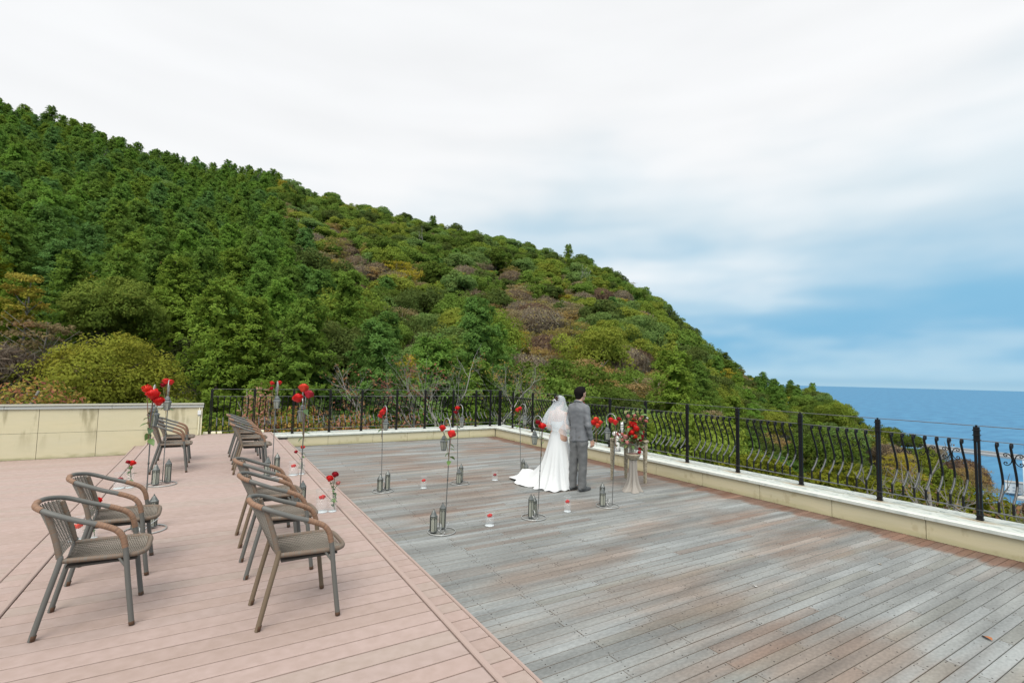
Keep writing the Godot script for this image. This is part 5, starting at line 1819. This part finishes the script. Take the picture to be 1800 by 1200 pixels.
func make_table() -> void:
	# turned so that its long side follows the railing
	var at := Vector3(6.86, 0.001, -6.99)
	var t := thing("side_table", "weathered grey brown wooden table by the parapet behind the draped pedestal", "table", at, 0.0)
	part("tabletop", box_mesh(Vector3(-0.225, 0.755, -0.30), Vector3(0.225, 0.792, 0.30), 0.008), M.table_wood, t)
	part("apron", box_mesh(Vector3(-0.16, 0.66, -0.262), Vector3(0.16, 0.752, -0.245)), M.table_wood, t)
	part("apron", box_mesh(Vector3(-0.16, 0.66, 0.245), Vector3(0.16, 0.752, 0.262)), M.table_wood, t)
	part("apron", box_mesh(Vector3(-0.187, 0.66, -0.22), Vector3(-0.17, 0.752, 0.22)), M.table_wood, t)
	part("apron", box_mesh(Vector3(0.17, 0.66, -0.22), Vector3(0.187, 0.752, 0.22)), M.table_wood, t)
	for sx in [-1, 1]:
		for sz in [-1, 1]:
			var st := begin()
			add_lathe(st, [[0.026, 0.0], [0.028, 0.02], [0.045, 0.66], [0.045, 0.753]], 4, false, Vector3.ZERO, PI / 4)
			part("leg", finish(st), M.table_wood, t, Vector3(sx * 0.178, 0, sz * 0.252))
	var q := thing("white_bouquet", "white bouquet with a trailing white ribbon at the left end of the table", "bouquet", at + Vector3(-0.205, 0.86, -0.12))
	for k in 9:
		var d := Vector3(rng.randfn(), absf(rng.randfn()) * 0.6, rng.randfn()).normalized()
		part("bloom", M.roses[k % 3], M.white_flower if k % 4 else M.rose_crimson, q, d * 0.055, Vector3(rng.randf(), rng.randf() * 6.0, rng.randf()), Vector3.ONE * 0.9)
	for k in 6:
		part("leaf", M.leaf_mesh, M.leaf, q, Vector3(0, -0.01, 0), Vector3(rng.randf(), k * 1.05, -0.3), Vector3.ONE * 1.3)
	part("ribbon", lathe_mesh([[0.0, -0.29], [0.066, -0.288], [0.056, -0.2], [0.032, -0.05], [0.02, 0.0]], 7), M.white_flower, q, Vector3(-0.07, 0, 0.1))
	var w := thing("white_candle_holder", "slim white candle holder on the table behind the flower arrangement", "candle holder", at + Vector3(-0.06, 0.795, -0.12))
	part("holder", lathe_mesh([[0.0, 0.0], [0.03, 0.0], [0.012, 0.02], [0.01, 0.14], [0.028, 0.18], [0.03, 0.26], [0.02, 0.31], [0.0, 0.315]], 10), M.white_plastic, w)
	# draped pedestal
	var p := Vector3(6.39, 0.001, -6.40)
	var s := thing("draped_pedestal", "slender pedestal wrapped in grey beige cloth with a shallow bowl top", "pedestal", p, 0.0)
	part("bowl", lathe_mesh([[0.0, 0.50], [0.05, 0.52], [0.10, 0.56], [0.128, 0.61], [0.134, 0.635], [0.122, 0.637], [0.11, 0.615], [0.0, 0.60]], 26), M.table_wood, s)
	part("column", lathe_mesh([[0.05, 0.0], [0.045, 0.5]], 12), M.linen, s)
	var st2 := begin()
	st2.set_smooth_group(1)
	var rows := []
	for j in 15:
		var f := j / 14.0
		var row := []
		for i in 60:
			var a := TAU * i / 60.0
			var flare := lerpf(0.060, 0.088, smoothstep(0.25, 1.0, f)) + 0.042 * pow(f, 7.0)
			var fold := 0.30 * sin(a * 6.0 + 1.6 * sin(f * 2.0)) + 0.20 * sin(a * 11.0 + f)
			var rr := flare * (1.0 + fold * lerpf(0.6, 1.0, f))
			var foot := 0.10 * pow(f, 9.0) * maxf(0.0, cos(a - 2.6))
			row.append(Vector3(cos(a) * (rr + foot), lerpf(0.525, 0.004, f), sin(a) * (rr + foot)))
		rows.append(row)
	for j in 14:
		for i in 60:
			var k := (i + 1) % 60
			quad(st2, rows[j + 1][k], rows[j + 1][i], rows[j][i], rows[j][k])
	part("drape", finish(st2), M.linen, s)
	var v := vase_parts("wide clear glass vase on the bowl of the draped pedestal", p + Vector3(0, 0.602, 0), 0.088, 0.21, 0.12, "")
	part("stones", lathe_mesh([[0.0, 0.014], [0.08, 0.014], [0.08, 0.045], [0.0, 0.055]], 12), M.stem_brown, v)
	var fl := thing("flower_arrangement", "large arrangement of red, coral and pink flowers with green leaves in the wide vase", "flower arrangement", p + Vector3(0, 0.78, 0), -0.5427)
	# local x to the right of the picture's view, z towards it
	var bl := [[-0.02, 0.36, 0.05, 1.3, "rose_red"], [0.02, 0.29, 0.08, 1.35, "rose_red"], [-0.05, 0.22, 0.1, 1.3, "rose_red"], [-0.01, 0.16, 0.1, 1.25, "rose_coral"], [0.0, 0.42, 0.0, 1.0, "rose_red"], [-0.09, 0.30, 0.05, 1.0, "rose_coral"], [-0.15, 0.14, 0.06, 1.1, "pink_flower"], [-0.19, 0.08, 0.0, 1.0, "pink_flower"], [-0.12, 0.05, 0.08, 1.0, "pink_flower"], [-0.2, 0.18, 0.0, 0.8, "pink_flower"], [-0.09, 0.50, 0.0, 0.9, "pink_flower"], [0.03, 0.50, -0.02, 0.95, "pink_flower"], [0.13, 0.45, 0.0, 0.9, "pink_flower"], [0.21, 0.42, 0.02, 0.95, "pink_flower"], [0.17, 0.50, -0.04, 0.7, "pink_flower"], [0.24, 0.47, 0.0, 0.6, "white_flower"], [0.14, 0.15, 0.06, 1.1, "rose_crimson"], [0.16, 0.22, 0.04, 1.0, "rose_crimson"], [0.12, 0.08, 0.04, 0.9, "rose_crimson"], [0.11, -0.06, 0.05, 0.8, "rose_crimson"], [0.10, -0.12, 0.05, 0.8, "rose_crimson"]]
	for b in bl:
		part("bloom", M.roses[int(b[3] * 10) % 3], M[b[4]], fl, Vector3(b[0], b[1], b[2]), Vector3(0.5, b[0] * 30.0, -0.3), Vector3.ONE * b[3] * (1.12 if b[4] == "rose_red" else 0.9))
	for b in bl.slice(0, 16):
		part("stem", tube_mesh(spline([Vector3(b[0] * 0.2, -0.12, b[2] * 0.3), Vector3(b[0] * 0.4, 0.04, b[2] * 0.5), Vector3(b[0], b[1] - 0.02, b[2])], 3), 0.004, 0.003, 5), M.stem, fl)
	for kind in [["filler_leaves", Color(0.16, 0.22, 0.05), 230, 0.034], ["filler_petals", Color(0.62, 0.20, 0.15), 190, 0.022], ["filler_buds", Color(0.55, 0.48, 0.20), 60, 0.014]]:
		var L := leaves(int(kind[2]))
		for k in int(kind[2]):
			var d := dir(L.r) * pow(L.r.randf(), 0.5)
			L.leaf(Vector3(d.x * 0.19 + 0.02, 0.22 + d.y * 0.27, d.z * 0.13), d.normalized() + Vector3(0, 0.2, 0), float(kind[3]) * L.r.randf_range(0.7, 1.3), float(kind[3]) * 0.55, Vector3.ZERO, Color(1, 1, 1) * L.r.randf_range(0.6, 1.3), 1.1)
		part(kind[0], L.mesh(), foliage(kind[0], kind[1]), fl)
	for k in 64:
		var a := k * 2.4
		var d := Vector3(cos(a) * 0.16, -0.02 + 0.012 * k * (0.6 + 0.4 * sin(k * 1.7)), sin(a) * 0.10)
		part("leaf", M.leaf_mesh, [M.leaf, M.leaf_dark, M.stem][k % 3], fl, d * Vector3(0.8, 1, 0.8), Vector3(rng.randf_range(-0.6, 0.6), -a + rng.randf_range(-0.5, 0.5), rng.randf_range(-0.5, 0.7)), Vector3.ONE * rng.randf_range(1.1, 1.8))


func make_small_things() -> void:
	var y := 2 * STEP
	var st := [["pale yellow block at the platform end nearest the cream wall", -0.06], ["pale yellow block second from the cream wall at the platform end", 0.105], ["pale yellow block third from the cream wall at the platform end", 0.235], ["pale yellow block at the platform end by the timber deck corner", 1.16]]
	for s in st:
		single("edge_block", box_mesh(Vector3(-0.05, 0, -0.06), Vector3(0.05, 0.075, 0.06), 0.01), M.pale_block, s[0], "block", Vector3(s[1], y - 0.03, -14.16), Vector3.ZERO, "pale blocks along the platform end")
	var lf := leaf_mesh(0.10, 0.045)
	single("fallen_leaf", lf, mat("fallen", lin(0.36, 0.12, 0.03), 0.7), "single orange brown leaf lying on the timber deck at the lower right", "leaf", Vector3(5.22, 0.012, -1.44), Vector3(0.1, 0.9, 0.1))
	single("fallen_leaf", leaf_mesh(0.05, 0.03), mat("fallen_pale", lin(0.62, 0.5, 0.36), 0.7), "tiny pale leaf lying on the timber deck right of centre", "leaf", Vector3(6.28, 0.010, -2.62), Vector3(0.1, 0.3, 0.0))
	single("fallen_petal", leaf_mesh(0.035, 0.03), M.white_flower, "tiny white petal on the timber deck in front of the parapet", "petal", Vector3(4.52, 0.008, -2.92), Vector3(0.1, 0.6, 0.0))


# ---------------------------------------------------------------- the couple
func hand(st: SurfaceTool, wrist: Vector3, palm: Vector3, curl: Vector3, thumb_side: Vector3, size := 1.0) -> void:
	# palm: direction from the wrist to the knuckles; curl: where the fingers bend to
	var side := palm.cross(curl).normalized()
	if side.dot(thumb_side) < 0.0: side = -side
	var bones := []
	var k := wrist + palm * 0.085 * size
	for i in 4:
		var off := side * (0.027 - 0.018 * i) * size
		bones.append([wrist + off * 0.45, k + off, 0.017 * size, 0.0125 * size])
		var l: float = [0.040, 0.046, 0.043, 0.033][i] * size
		var p1 := k + off
		var p2 := p1 + (palm * 0.75 + curl * 0.65).normalized() * l
		var p3 := p2 + (palm * 0.15 + curl).normalized() * l * 0.62
		var p4 := p3 + (curl * 0.9 - palm * 0.45).normalized() * l * 0.45
		bones.append([p1, p2, 0.0098 * size, 0.009 * size])
		bones.append([p2, p3, 0.009 * size, 0.0082 * size])
		bones.append([p3, p4, 0.0082 * size, 0.0072 * size])
	var t0 := wrist + palm * 0.025 * size + side * 0.022 * size
	var t1 := t0 + (palm * 0.6 + side * 0.75 + curl * 0.35).normalized() * 0.04 * size
	var t2 := t1 + (palm * 0.9 + side * 0.1 + curl * 0.5).normalized() * 0.033 * size
	bones.append([t0, t1, 0.0125 * size, 0.0105 * size])
	bones.append([t1, t2, 0.0102 * size, 0.008 * size])
	bones.append([wrist - palm * 0.05, wrist, 0.026 * size, 0.021 * size])
	add_blob(st, bones, 0.0042, 0.004)


func head(st: SurfaceTool, c: Vector3, s: float) -> void:
	# faces -z; c is the middle of the skull
	var b := []
	var at := func(x: float, y: float, z: float) -> Vector3: return c + Vector3(x, y, z) * s
	b.append([at.call(0, 0.015, 0.015), at.call(0, 0.02, -0.025), 0.084 * s, 0.080 * s])
	b.append([at.call(0, -0.03, -0.03), at.call(0, -0.075, -0.058), 0.066 * s, 0.042 * s])
	b.append([at.call(0, -0.05, 0.0), at.call(0, -0.085, -0.045), 0.062 * s, 0.045 * s])
	for x in [-1, 1]:
		b.append([at.call(0.032 * x, -0.022, -0.072), at.call(0.045 * x, -0.03, -0.055), 0.024 * s, 0.024 * s])
		b.append([at.call(0.012 * x, 0.022, -0.098), at.call(0.042 * x, 0.018, -0.084), 0.011 * s, 0.012 * s])
		b.append([at.call(0.079 * x, 0.012, 0.010), at.call(0.075 * x, -0.022, 0.002), 0.016 * s, 0.010 * s])
		b.append([at.call(0.085 * x, 0.016, 0.018), at.call(0.084 * x, -0.006, 0.016), 0.011 * s, 0.010 * s])
	b.append([at.call(0, 0.008, -0.098), at.call(0, -0.026, -0.118), 0.010 * s, 0.0135 * s])
	b.append([at.call(-0.016, -0.060, -0.094), at.call(0.016, -0.060, -0.094), 0.011 * s, 0.011 * s])
	b.append([at.call(0, -0.093, -0.084), at.call(0, -0.095, -0.08), 0.018 * s, 0.018 * s])
	b.append([at.call(0, -0.06, 0.02), at.call(0, -0.19, 0.045), 0.054 * s, 0.056 * s])
	add_blob(st, b, 0.0052, 0.016)


func make_couple() -> void:
	var skin := mat("skin", lin(0.50, 0.30, 0.215), 0.55)
	skin.subsurf_scatter_enabled = true
	skin.subsurf_scatter_strength = 0.1
	var suit := mat("suit_grey", lin(0.140, 0.146, 0.155), 0.6)
	var trs := mat("trouser_grey", lin(0.108, 0.110, 0.110), 0.62)
	for m in [suit, trs]:
		m.rim_enabled = true
		m.rim = 0.35
	var black := mat("hair_black", lin(0.010, 0.008, 0.008), 0.75, 0.0, 0.15)
	var shoe := mat("shoe_grey", lin(0.085, 0.09, 0.095), 0.35)
	var shirt := mat("shirt", lin(0.75, 0.75, 0.75), 0.7)
	var gown := mat("gown", lin(0.60, 0.615, 0.615), 0.7, 0.0, 0.3)
	var veil := mat("veil", Color(0.92, 0.95, 0.97, 0.27), 0.85, 0.0, 0.2)
	veil.transparency = BaseMaterial3D.TRANSPARENCY_ALPHA
	veil.backlight_enabled = true
	veil.backlight = Color(0.5, 0.5, 0.5)
	var turn := -1.326

	# --- the man in grey
	var g := thing("person", "man in a grey suit standing with his back turned", "person", Vector3(5.53, 0.001, -6.83), turn)
	var st := begin()
	head(st, Vector3(0, 1.655, -0.015), 1.0)
	var body := [[Vector3(0, 1.50, 0.03), Vector3(0, 1.40, 0.03), 0.06, 0.09], [Vector3(0, 1.40, 0.0), Vector3(0, 1.0, -0.01), 0.075, 0.075]]
	for s in [-1, 1]:
		body.append([Vector3(0.05 * s, 1.41, 0.02), Vector3(0.145 * s, 1.40, 0.02), 0.05, 0.045])
		body.append([Vector3(0.065 * s, 0.95, 0), Vector3(0.08 * s, 0.5, 0.02), 0.07, 0.045])
		body.append([Vector3(0.08 * s, 0.5, 0.02), Vector3(0.09 * s, 0.09, 0.045), 0.045, 0.03])
		body.append([Vector3(0.09 * s, 0.07, 0.045), Vector3(0.095 * s, 0.05, -0.08), 0.028, 0.022])
	var r_el := Vector3(0.222, 1.13, 0.045)
	var r_wr := Vector3(0.222, 0.895, -0.045)
	var l_el := Vector3(-0.228, 1.14, 0.02)
	var l_wr := Vector3(-0.20, 1.02, -0.19)
	for q in [[1, r_el, r_wr], [-1, l_el, l_wr]]:
		body.append([Vector3(0.150 * q[0], 1.40, 0.02), q[1], 0.042, 0.034])
		body.append([q[1], q[2], 0.035, 0.025])
	add_blob(st, body, 0.013, 0.03)
	hand(st, r_wr + Vector3(0.003, -0.022, -0.012), Vector3(0.02, -1, -0.22).normalized(), Vector3(-0.8, -0.1, -0.35).normalized(), Vector3(0, 0, -1))
	hand(st, l_wr + Vector3(0.02, -0.006, -0.02), Vector3(0.75, -0.1, -0.6).normalized(), Vector3(0.1, -0.9, 0.2).normalized(), Vector3(0, 1, 0))
	part("body", finish(st), skin, g)
	# hair: short, dark, close at the nape
	var hb := [[Vector3(0, 1.690, 0.004), Vector3(0, 1.688, -0.035), 0.094, 0.086], [Vector3(0, 1.665, 0.022), Vector3(0, 1.60, 0.036), 0.084, 0.058], [Vector3(-0.03, 1.745, -0.04), Vector3(0.03, 1.745, -0.04), 0.042, 0.042]]
	part("hair", blob_mesh(hb, 0.008, 0.03, func(p: Vector3, d: float) -> float:
		var line := 1.565 + smoothstep(0.035, -0.075, p.z) * 0.155
		return maxf(d + 0.005 * noise.get_noise_3d(p.x * 60, p.y * 25, p.z * 60), line - p.y)), black, g)
	# jacket
	var jk := [[Vector3(0, 1.39, 0.022), Vector3(0, 1.08, 0.014), 0.104, 0.092], [Vector3(0, 1.08, 0.014), Vector3(0, 0.80, 0.012), 0.092, 0.112], [Vector3(0, 1.50, 0.036), Vector3(0, 1.40, 0.03), 0.062, 0.09]]
	for s in [-1, 1]:
		jk.append([Vector3(0.070 * s, 1.37, 0.022), Vector3(0.060 * s, 1.08, 0.012), 0.106, 0.090])
		jk.append([Vector3(0.060 * s, 1.08, 0.012), Vector3(0.074 * s, 0.80, 0.012), 0.090, 0.114])
		jk.append([Vector3(0.04 * s, 1.475, 0.03), Vector3(0.152 * s, 1.418, 0.02), 0.050, 0.058])
	for q in [[1, r_el, r_wr], [-1, l_el, l_wr]]:
		var sh := Vector3(0.160 * q[0], 1.405, 0.02)
		jk.append([sh, q[1], 0.060, 0.050])
		jk.append([q[1], (q[1] as Vector3).lerp(q[2], 0.94), 0.050, 0.039])
	var ruck := func(p: Vector3, d: float) -> float:
		var w := 0.0055 * noise.get_noise_3d(p.x * 11.0, p.y * 16.0, p.z * 11.0) + 0.003 * sin(p.y * 52.0 + p.x * 14.0) * smoothstep(0.13, 0.20, absf(p.x))
		var vent := 0.0
		if p.z > 0.06 and p.y < 1.06: vent = 0.018 * exp(-pow(p.x / 0.011, 2.0))
		return maxf(d + w + vent, 0.842 + 0.012 * sin(p.x * 9.0) - p.y)
	part("jacket", blob_mesh(jk, 0.0125, 0.028, ruck), suit, g)
	var col := PackedVector3Array()
	for i in 22:
		var a := -0.35 + (PI + 0.7) * i / 21.0
		col.append(Vector3(cos(a) * 0.074, 1.515 + 0.022 * sin(a), 0.036 + sin(a) * 0.055))
	part("collar", tube_mesh(col, 0.014, 0.014, 8), suit, g)
	var sc := PackedVector3Array()
	for p in col: sc.append(Vector3(p.x * 0.9, p.y + 0.006, 0.034 + (p.z - 0.036) * 0.9))
	part("shirt_collar", tube_mesh(sc, 0.009, 0.009, 8), shirt, g)
	part("bow_tie", blob_mesh([[Vector3(-0.045, 1.50, -0.055), Vector3(-0.008, 1.50, -0.075), 0.02, 0.009], [Vector3(0.045, 1.50, -0.055), Vector3(0.008, 1.50, -0.075), 0.02, 0.009]], 0.006, 0.008), mat("tie_red", lin(0.16, 0.02, 0.025), 0.6), g)
	part("cuff", tube_mesh(PackedVector3Array([r_el.lerp(r_wr, 0.94), r_el.lerp(r_wr, 1.04)]), 0.034, 0.033, 12), shirt, g)
	part("cuff", tube_mesh(PackedVector3Array([l_el.lerp(l_wr, 0.94), l_el.lerp(l_wr, 1.06)]), 0.034, 0.033, 12), shirt, g)
	# trousers and shoes
	var tb := []
	for s in [-1, 1]:
		var fz := 0.0 if s == 1 else 0.03
		tb.append([Vector3(0.062 * s, 0.93, 0.012), Vector3(0.074 * s, 0.80, 0.012), 0.104, 0.100])
		tb.append([Vector3(0.076 * s, 0.82, 0.012), Vector3(0.086 * s, 0.48, 0.005 + fz), 0.096, 0.074])
		tb.append([Vector3(0.086 * s, 0.48, 0.005 + fz), Vector3(0.092 * s, 0.07, 0.03 + fz), 0.074, 0.071])
	part("trousers", blob_mesh(tb, 0.0125, 0.016, func(p: Vector3, d: float) -> float:
		var w := 0.007 * noise.get_noise_3d(p.x * 9.0, p.y * 12.0, p.z * 9.0) + 0.0045 * sin(p.y * 38.0 + p.z * 26.0) * smoothstep(0.32, 0.1, p.y) + 0.003 * sin(p.y * 30.0 - p.x * 40.0)
		return maxf(d + w, maxf(0.045 - p.y, p.y - 0.95))), trs, g)
	for s in [-1, 1]:
		var fz := 0.0 if s == 1 else 0.03
		var sb := [[Vector3(0.092 * s, 0.045, 0.075 + fz), Vector3(0.096 * s, 0.040, -0.04 + fz), 0.040, 0.044], [Vector3(0.096 * s, 0.038, -0.04 + fz), Vector3(0.106 * s, 0.026, -0.165 + fz), 0.044, 0.030], [Vector3(0.092 * s, 0.08, 0.045 + fz), Vector3(0.094 * s, 0.06, 0.0 + fz), 0.045, 0.045]]
		part("shoe", blob_mesh(sb, 0.0085, 0.02, func(p: Vector3, d: float) -> float: return maxf(d, 0.002 - p.y)), shoe, g)

	# --- the woman in white
	var b := thing("person", "woman in a white gown and sheer veil standing with her back turned", "person", Vector3(5.41, 0.001, -7.27), turn)
	st = begin()
	head(st, Vector3(0, 1.490, -0.01), 0.92)
	body = [[Vector3(0, 1.36, 0.03), Vector3(0, 1.30, 0.028), 0.046, 0.06]]
	for s in [-1, 1]:
		body.append([Vector3(0.055 * s, 1.24, 0.005), Vector3(0.05 * s, 1.02, 0.0), 0.095, 0.082])
		body.append([Vector3(0.03 * s, 1.315, 0.025), Vector3(0.152 * s, 1.282, 0.015), 0.040, 0.044])
		body.append([Vector3(0.05 * s, 1.02, 0.0), Vector3(0.07 * s, 0.84, 0.01), 0.085, 0.11])
		body.append([Vector3(0.07 * s, 0.84, 0.01), Vector3(0.07 * s, 0.45, 0.0), 0.085, 0.055])
		body.append([Vector3(0.07 * s, 0.45, 0.0), Vector3(0.07 * s, 0.08, 0.02), 0.052, 0.03])
	var e1 := Vector3(0.225, 1.05, 0.055)
	var w1 := Vector3(0.245, 1.005, -0.165)
	var e2 := Vector3(-0.215, 1.04, 0.04)
	var w2 := Vector3(-0.12, 0.98, -0.155)
	for q in [[1, e1, w1], [-1, e2, w2]]:
		body.append([Vector3(0.160 * q[0], 1.275, 0.015), q[1], 0.040, 0.031])
		body.append([q[1], q[2], 0.032, 0.021])
	add_blob(st, body, 0.0125, 0.03)
	hand(st, w1 + Vector3(0.01, 0, -0.02), Vector3(0.45, 0.05, -0.88).normalized(), Vector3(0.3, -0.9, -0.1).normalized(), Vector3(-1, 0.4, 0), 0.9)
	hand(st, w2 + Vector3(0.01, 0, -0.02), Vector3(0.55, 0.1, -0.8).normalized(), Vector3(0.5, -0.7, 0.3).normalized(), Vector3(0, 1, 0), 0.9)
	part("body", finish(st), skin, b)
	part("hair", blob_mesh([[Vector3(0, 1.520, 0.006), Vector3(0, 1.520, -0.03), 0.090, 0.082], [Vector3(0, 1.490, 0.03), Vector3(0, 1.46, 0.04), 0.070, 0.055]], 0.009, 0.025, func(p: Vector3, d: float) -> float:
		return maxf(d + 0.004 * noise.get_noise_3d(p.x * 50, p.y * 50, p.z * 50), 1.425 + smoothstep(0.02, -0.08, p.z) * 0.12 - p.y)), mat("hair_brown", lin(0.035, 0.021, 0.015), 0.7, 0.0, 0.2), b)
	# gown: bodice and skirt in one sweep, the hem spread out behind her and lifted by the breeze
	var un := Basis(Vector3.UP, -turn)
	var gs := begin()
	gs.set_smooth_group(1)
	var seg := 120
	var ys := [1.20, 1.15, 1.09, 1.03, 0.97, 0.90, 0.82, 0.74, 0.66, 0.58, 0.50, 0.42, 0.34, 0.27, 0.21, 0.155, 0.11, 0.075, 0.045, 0.022, 0.006]
	var rows := []
	for y: float in ys:
		var row := []
		for i in seg:
			var a := TAU * i / seg
			var w := Vector3(cos(a), 0, sin(a))       # world direction
			var l := un * w
			var p: Vector3
			if y > 0.93:
				var f := clampf((1.20 - y) / 0.23, 0.0, 1.0)
				var rx := lerpf(0.158, 0.142, sin(f * PI * 0.5)) - 0.012 * sin(f * PI)
				var rz := lerpf(0.116, 0.108, f)
				var drop := 0.055 * smoothstep(0.1, 0.9, l.z) * (1.0 - f)
				p = Vector3(l.x * rx, y - drop, l.z * rz)
			else:
				var s: float = 1.0 - y / 0.93
				var lobe := 0.50 * pow(maxf(0.0, w.dot(Vector3(-0.38, 0, -0.925))), 2.5) + 0.10 * pow(maxf(0.0, w.dot(Vector3(-0.77, 0, 0.63))), 4.0)
				var hem := 0.445 + lobe - 0.10 * pow(maxf(0.0, w.dot(Vector3(0.25, 0, 0.97))), 3.0)
				var rr: float = 0.146 + (0.40 - 0.146) * (0.95 * s + 0.05 * s * s * s) + (hem - 0.40) * pow(s, 6.0)
				var fold := (0.075 * sin(a * 9.0 + 1.2 * sin(a * 2.0)) + 0.05 * sin(a * 16.0 + 2.0 + s * 1.5) + 0.02 * sin(a * 27.0)) * smoothstep(0.05, 0.8, s) * 0.85
				rr *= 1.0 + fold
				var lift := smoothstep(0.80, 1.0, s) * (0.15 * pow(maxf(0.0, w.dot(Vector3(-0.10, 0, -0.995))), 6.0) * (0.55 + 0.45 * cos(a * 11.0 + 0.6)) + 0.018 * (0.5 + 0.5 * sin(a * 18.0 + 1.0)))
				# the cloth lies on the floor in soft folds, so nothing dips below it
				p = l * rr + Vector3(0, y + lift, 0)
				p.x *= lerpf(0.97, 1.0, s)
			row.append(p)
		rows.append(row)
	for j in ys.size() - 1:
		for i in seg:
			var k := (i + 1) % seg
			quad(gs, rows[j + 1][k], rows[j + 1][i], rows[j][i], rows[j][k])
	part("gown", finish(gs), gown, b)
	# veil: gathered at a comb on the back of the head
	var vs := begin()
	vs.set_smooth_group(1)
	var ring := [[1.612, 0.004, 0.0], [1.606, 0.045, 0.0], [1.585, 0.078, 0.002], [1.545, 0.100, 0.006], [1.49, 0.112, 0.012], [1.42, 0.128, 0.022], [1.34, 0.168, 0.034], [1.26, 0.215, 0.044], [1.17, 0.245, 0.052], [1.08, 0.268, 0.055], [0.96, 0.285, 0.056], [0.84, 0.296, 0.056]]
	for layer in 2:
		var vr := []
		for j in ring.size():
			var row := []
			for i in 91:
				var f := i / 90.0
				var a := lerpf(-2.15, 2.15, f)               # from her right (+x) round the back to her left
				var left := smoothstep(0.45, 1.0, f)
				var s := float(j) / (ring.size() - 1)
				var y: float = lerpf(1.612, ring[j][0], 1.0)
				if layer == 1: y = 1.612 + (ring[j][0] - 1.612) * 0.86
				var stretch := lerpf(0.76, 1.0, left)
				y = 1.612 + (y - 1.612) * lerpf(1.0, stretch, s)
				var rr: float = ring[j][1] * lerpf(0.92, 1.12, left) * (0.90 if layer == 1 else 1.0)
				rr *= 1.0 + ring[j][2] * 2.4 * (sin(a * 6.0 + layer * 1.3 + s) + 0.35 * sin(a * 11.0 + 2.0 * layer))
				row.append(Vector3(sin(-a) * -rr * 1.0, y, cos(a) * rr * 0.98 + 0.012 - 0.02 * (1.0 - s)))
			vr.append(row)
		for j in ring.size() - 1:
			for i in 90:
				quad(vs, vr[j][i], vr[j + 1][i], vr[j + 1][i + 1], vr[j][i + 1])
	var vm := part("veil", finish(vs), veil, b)
	var comb := PackedVector3Array()
	for i in 9: comb.append(Vector3(lerpf(-0.05, 0.01, i / 8.0), 1.535 - 0.0016 * pow(i - 4.0, 2.0), 0.112))
	part("comb", tube_mesh(comb, 0.010, 0.010, 7), gown, b)
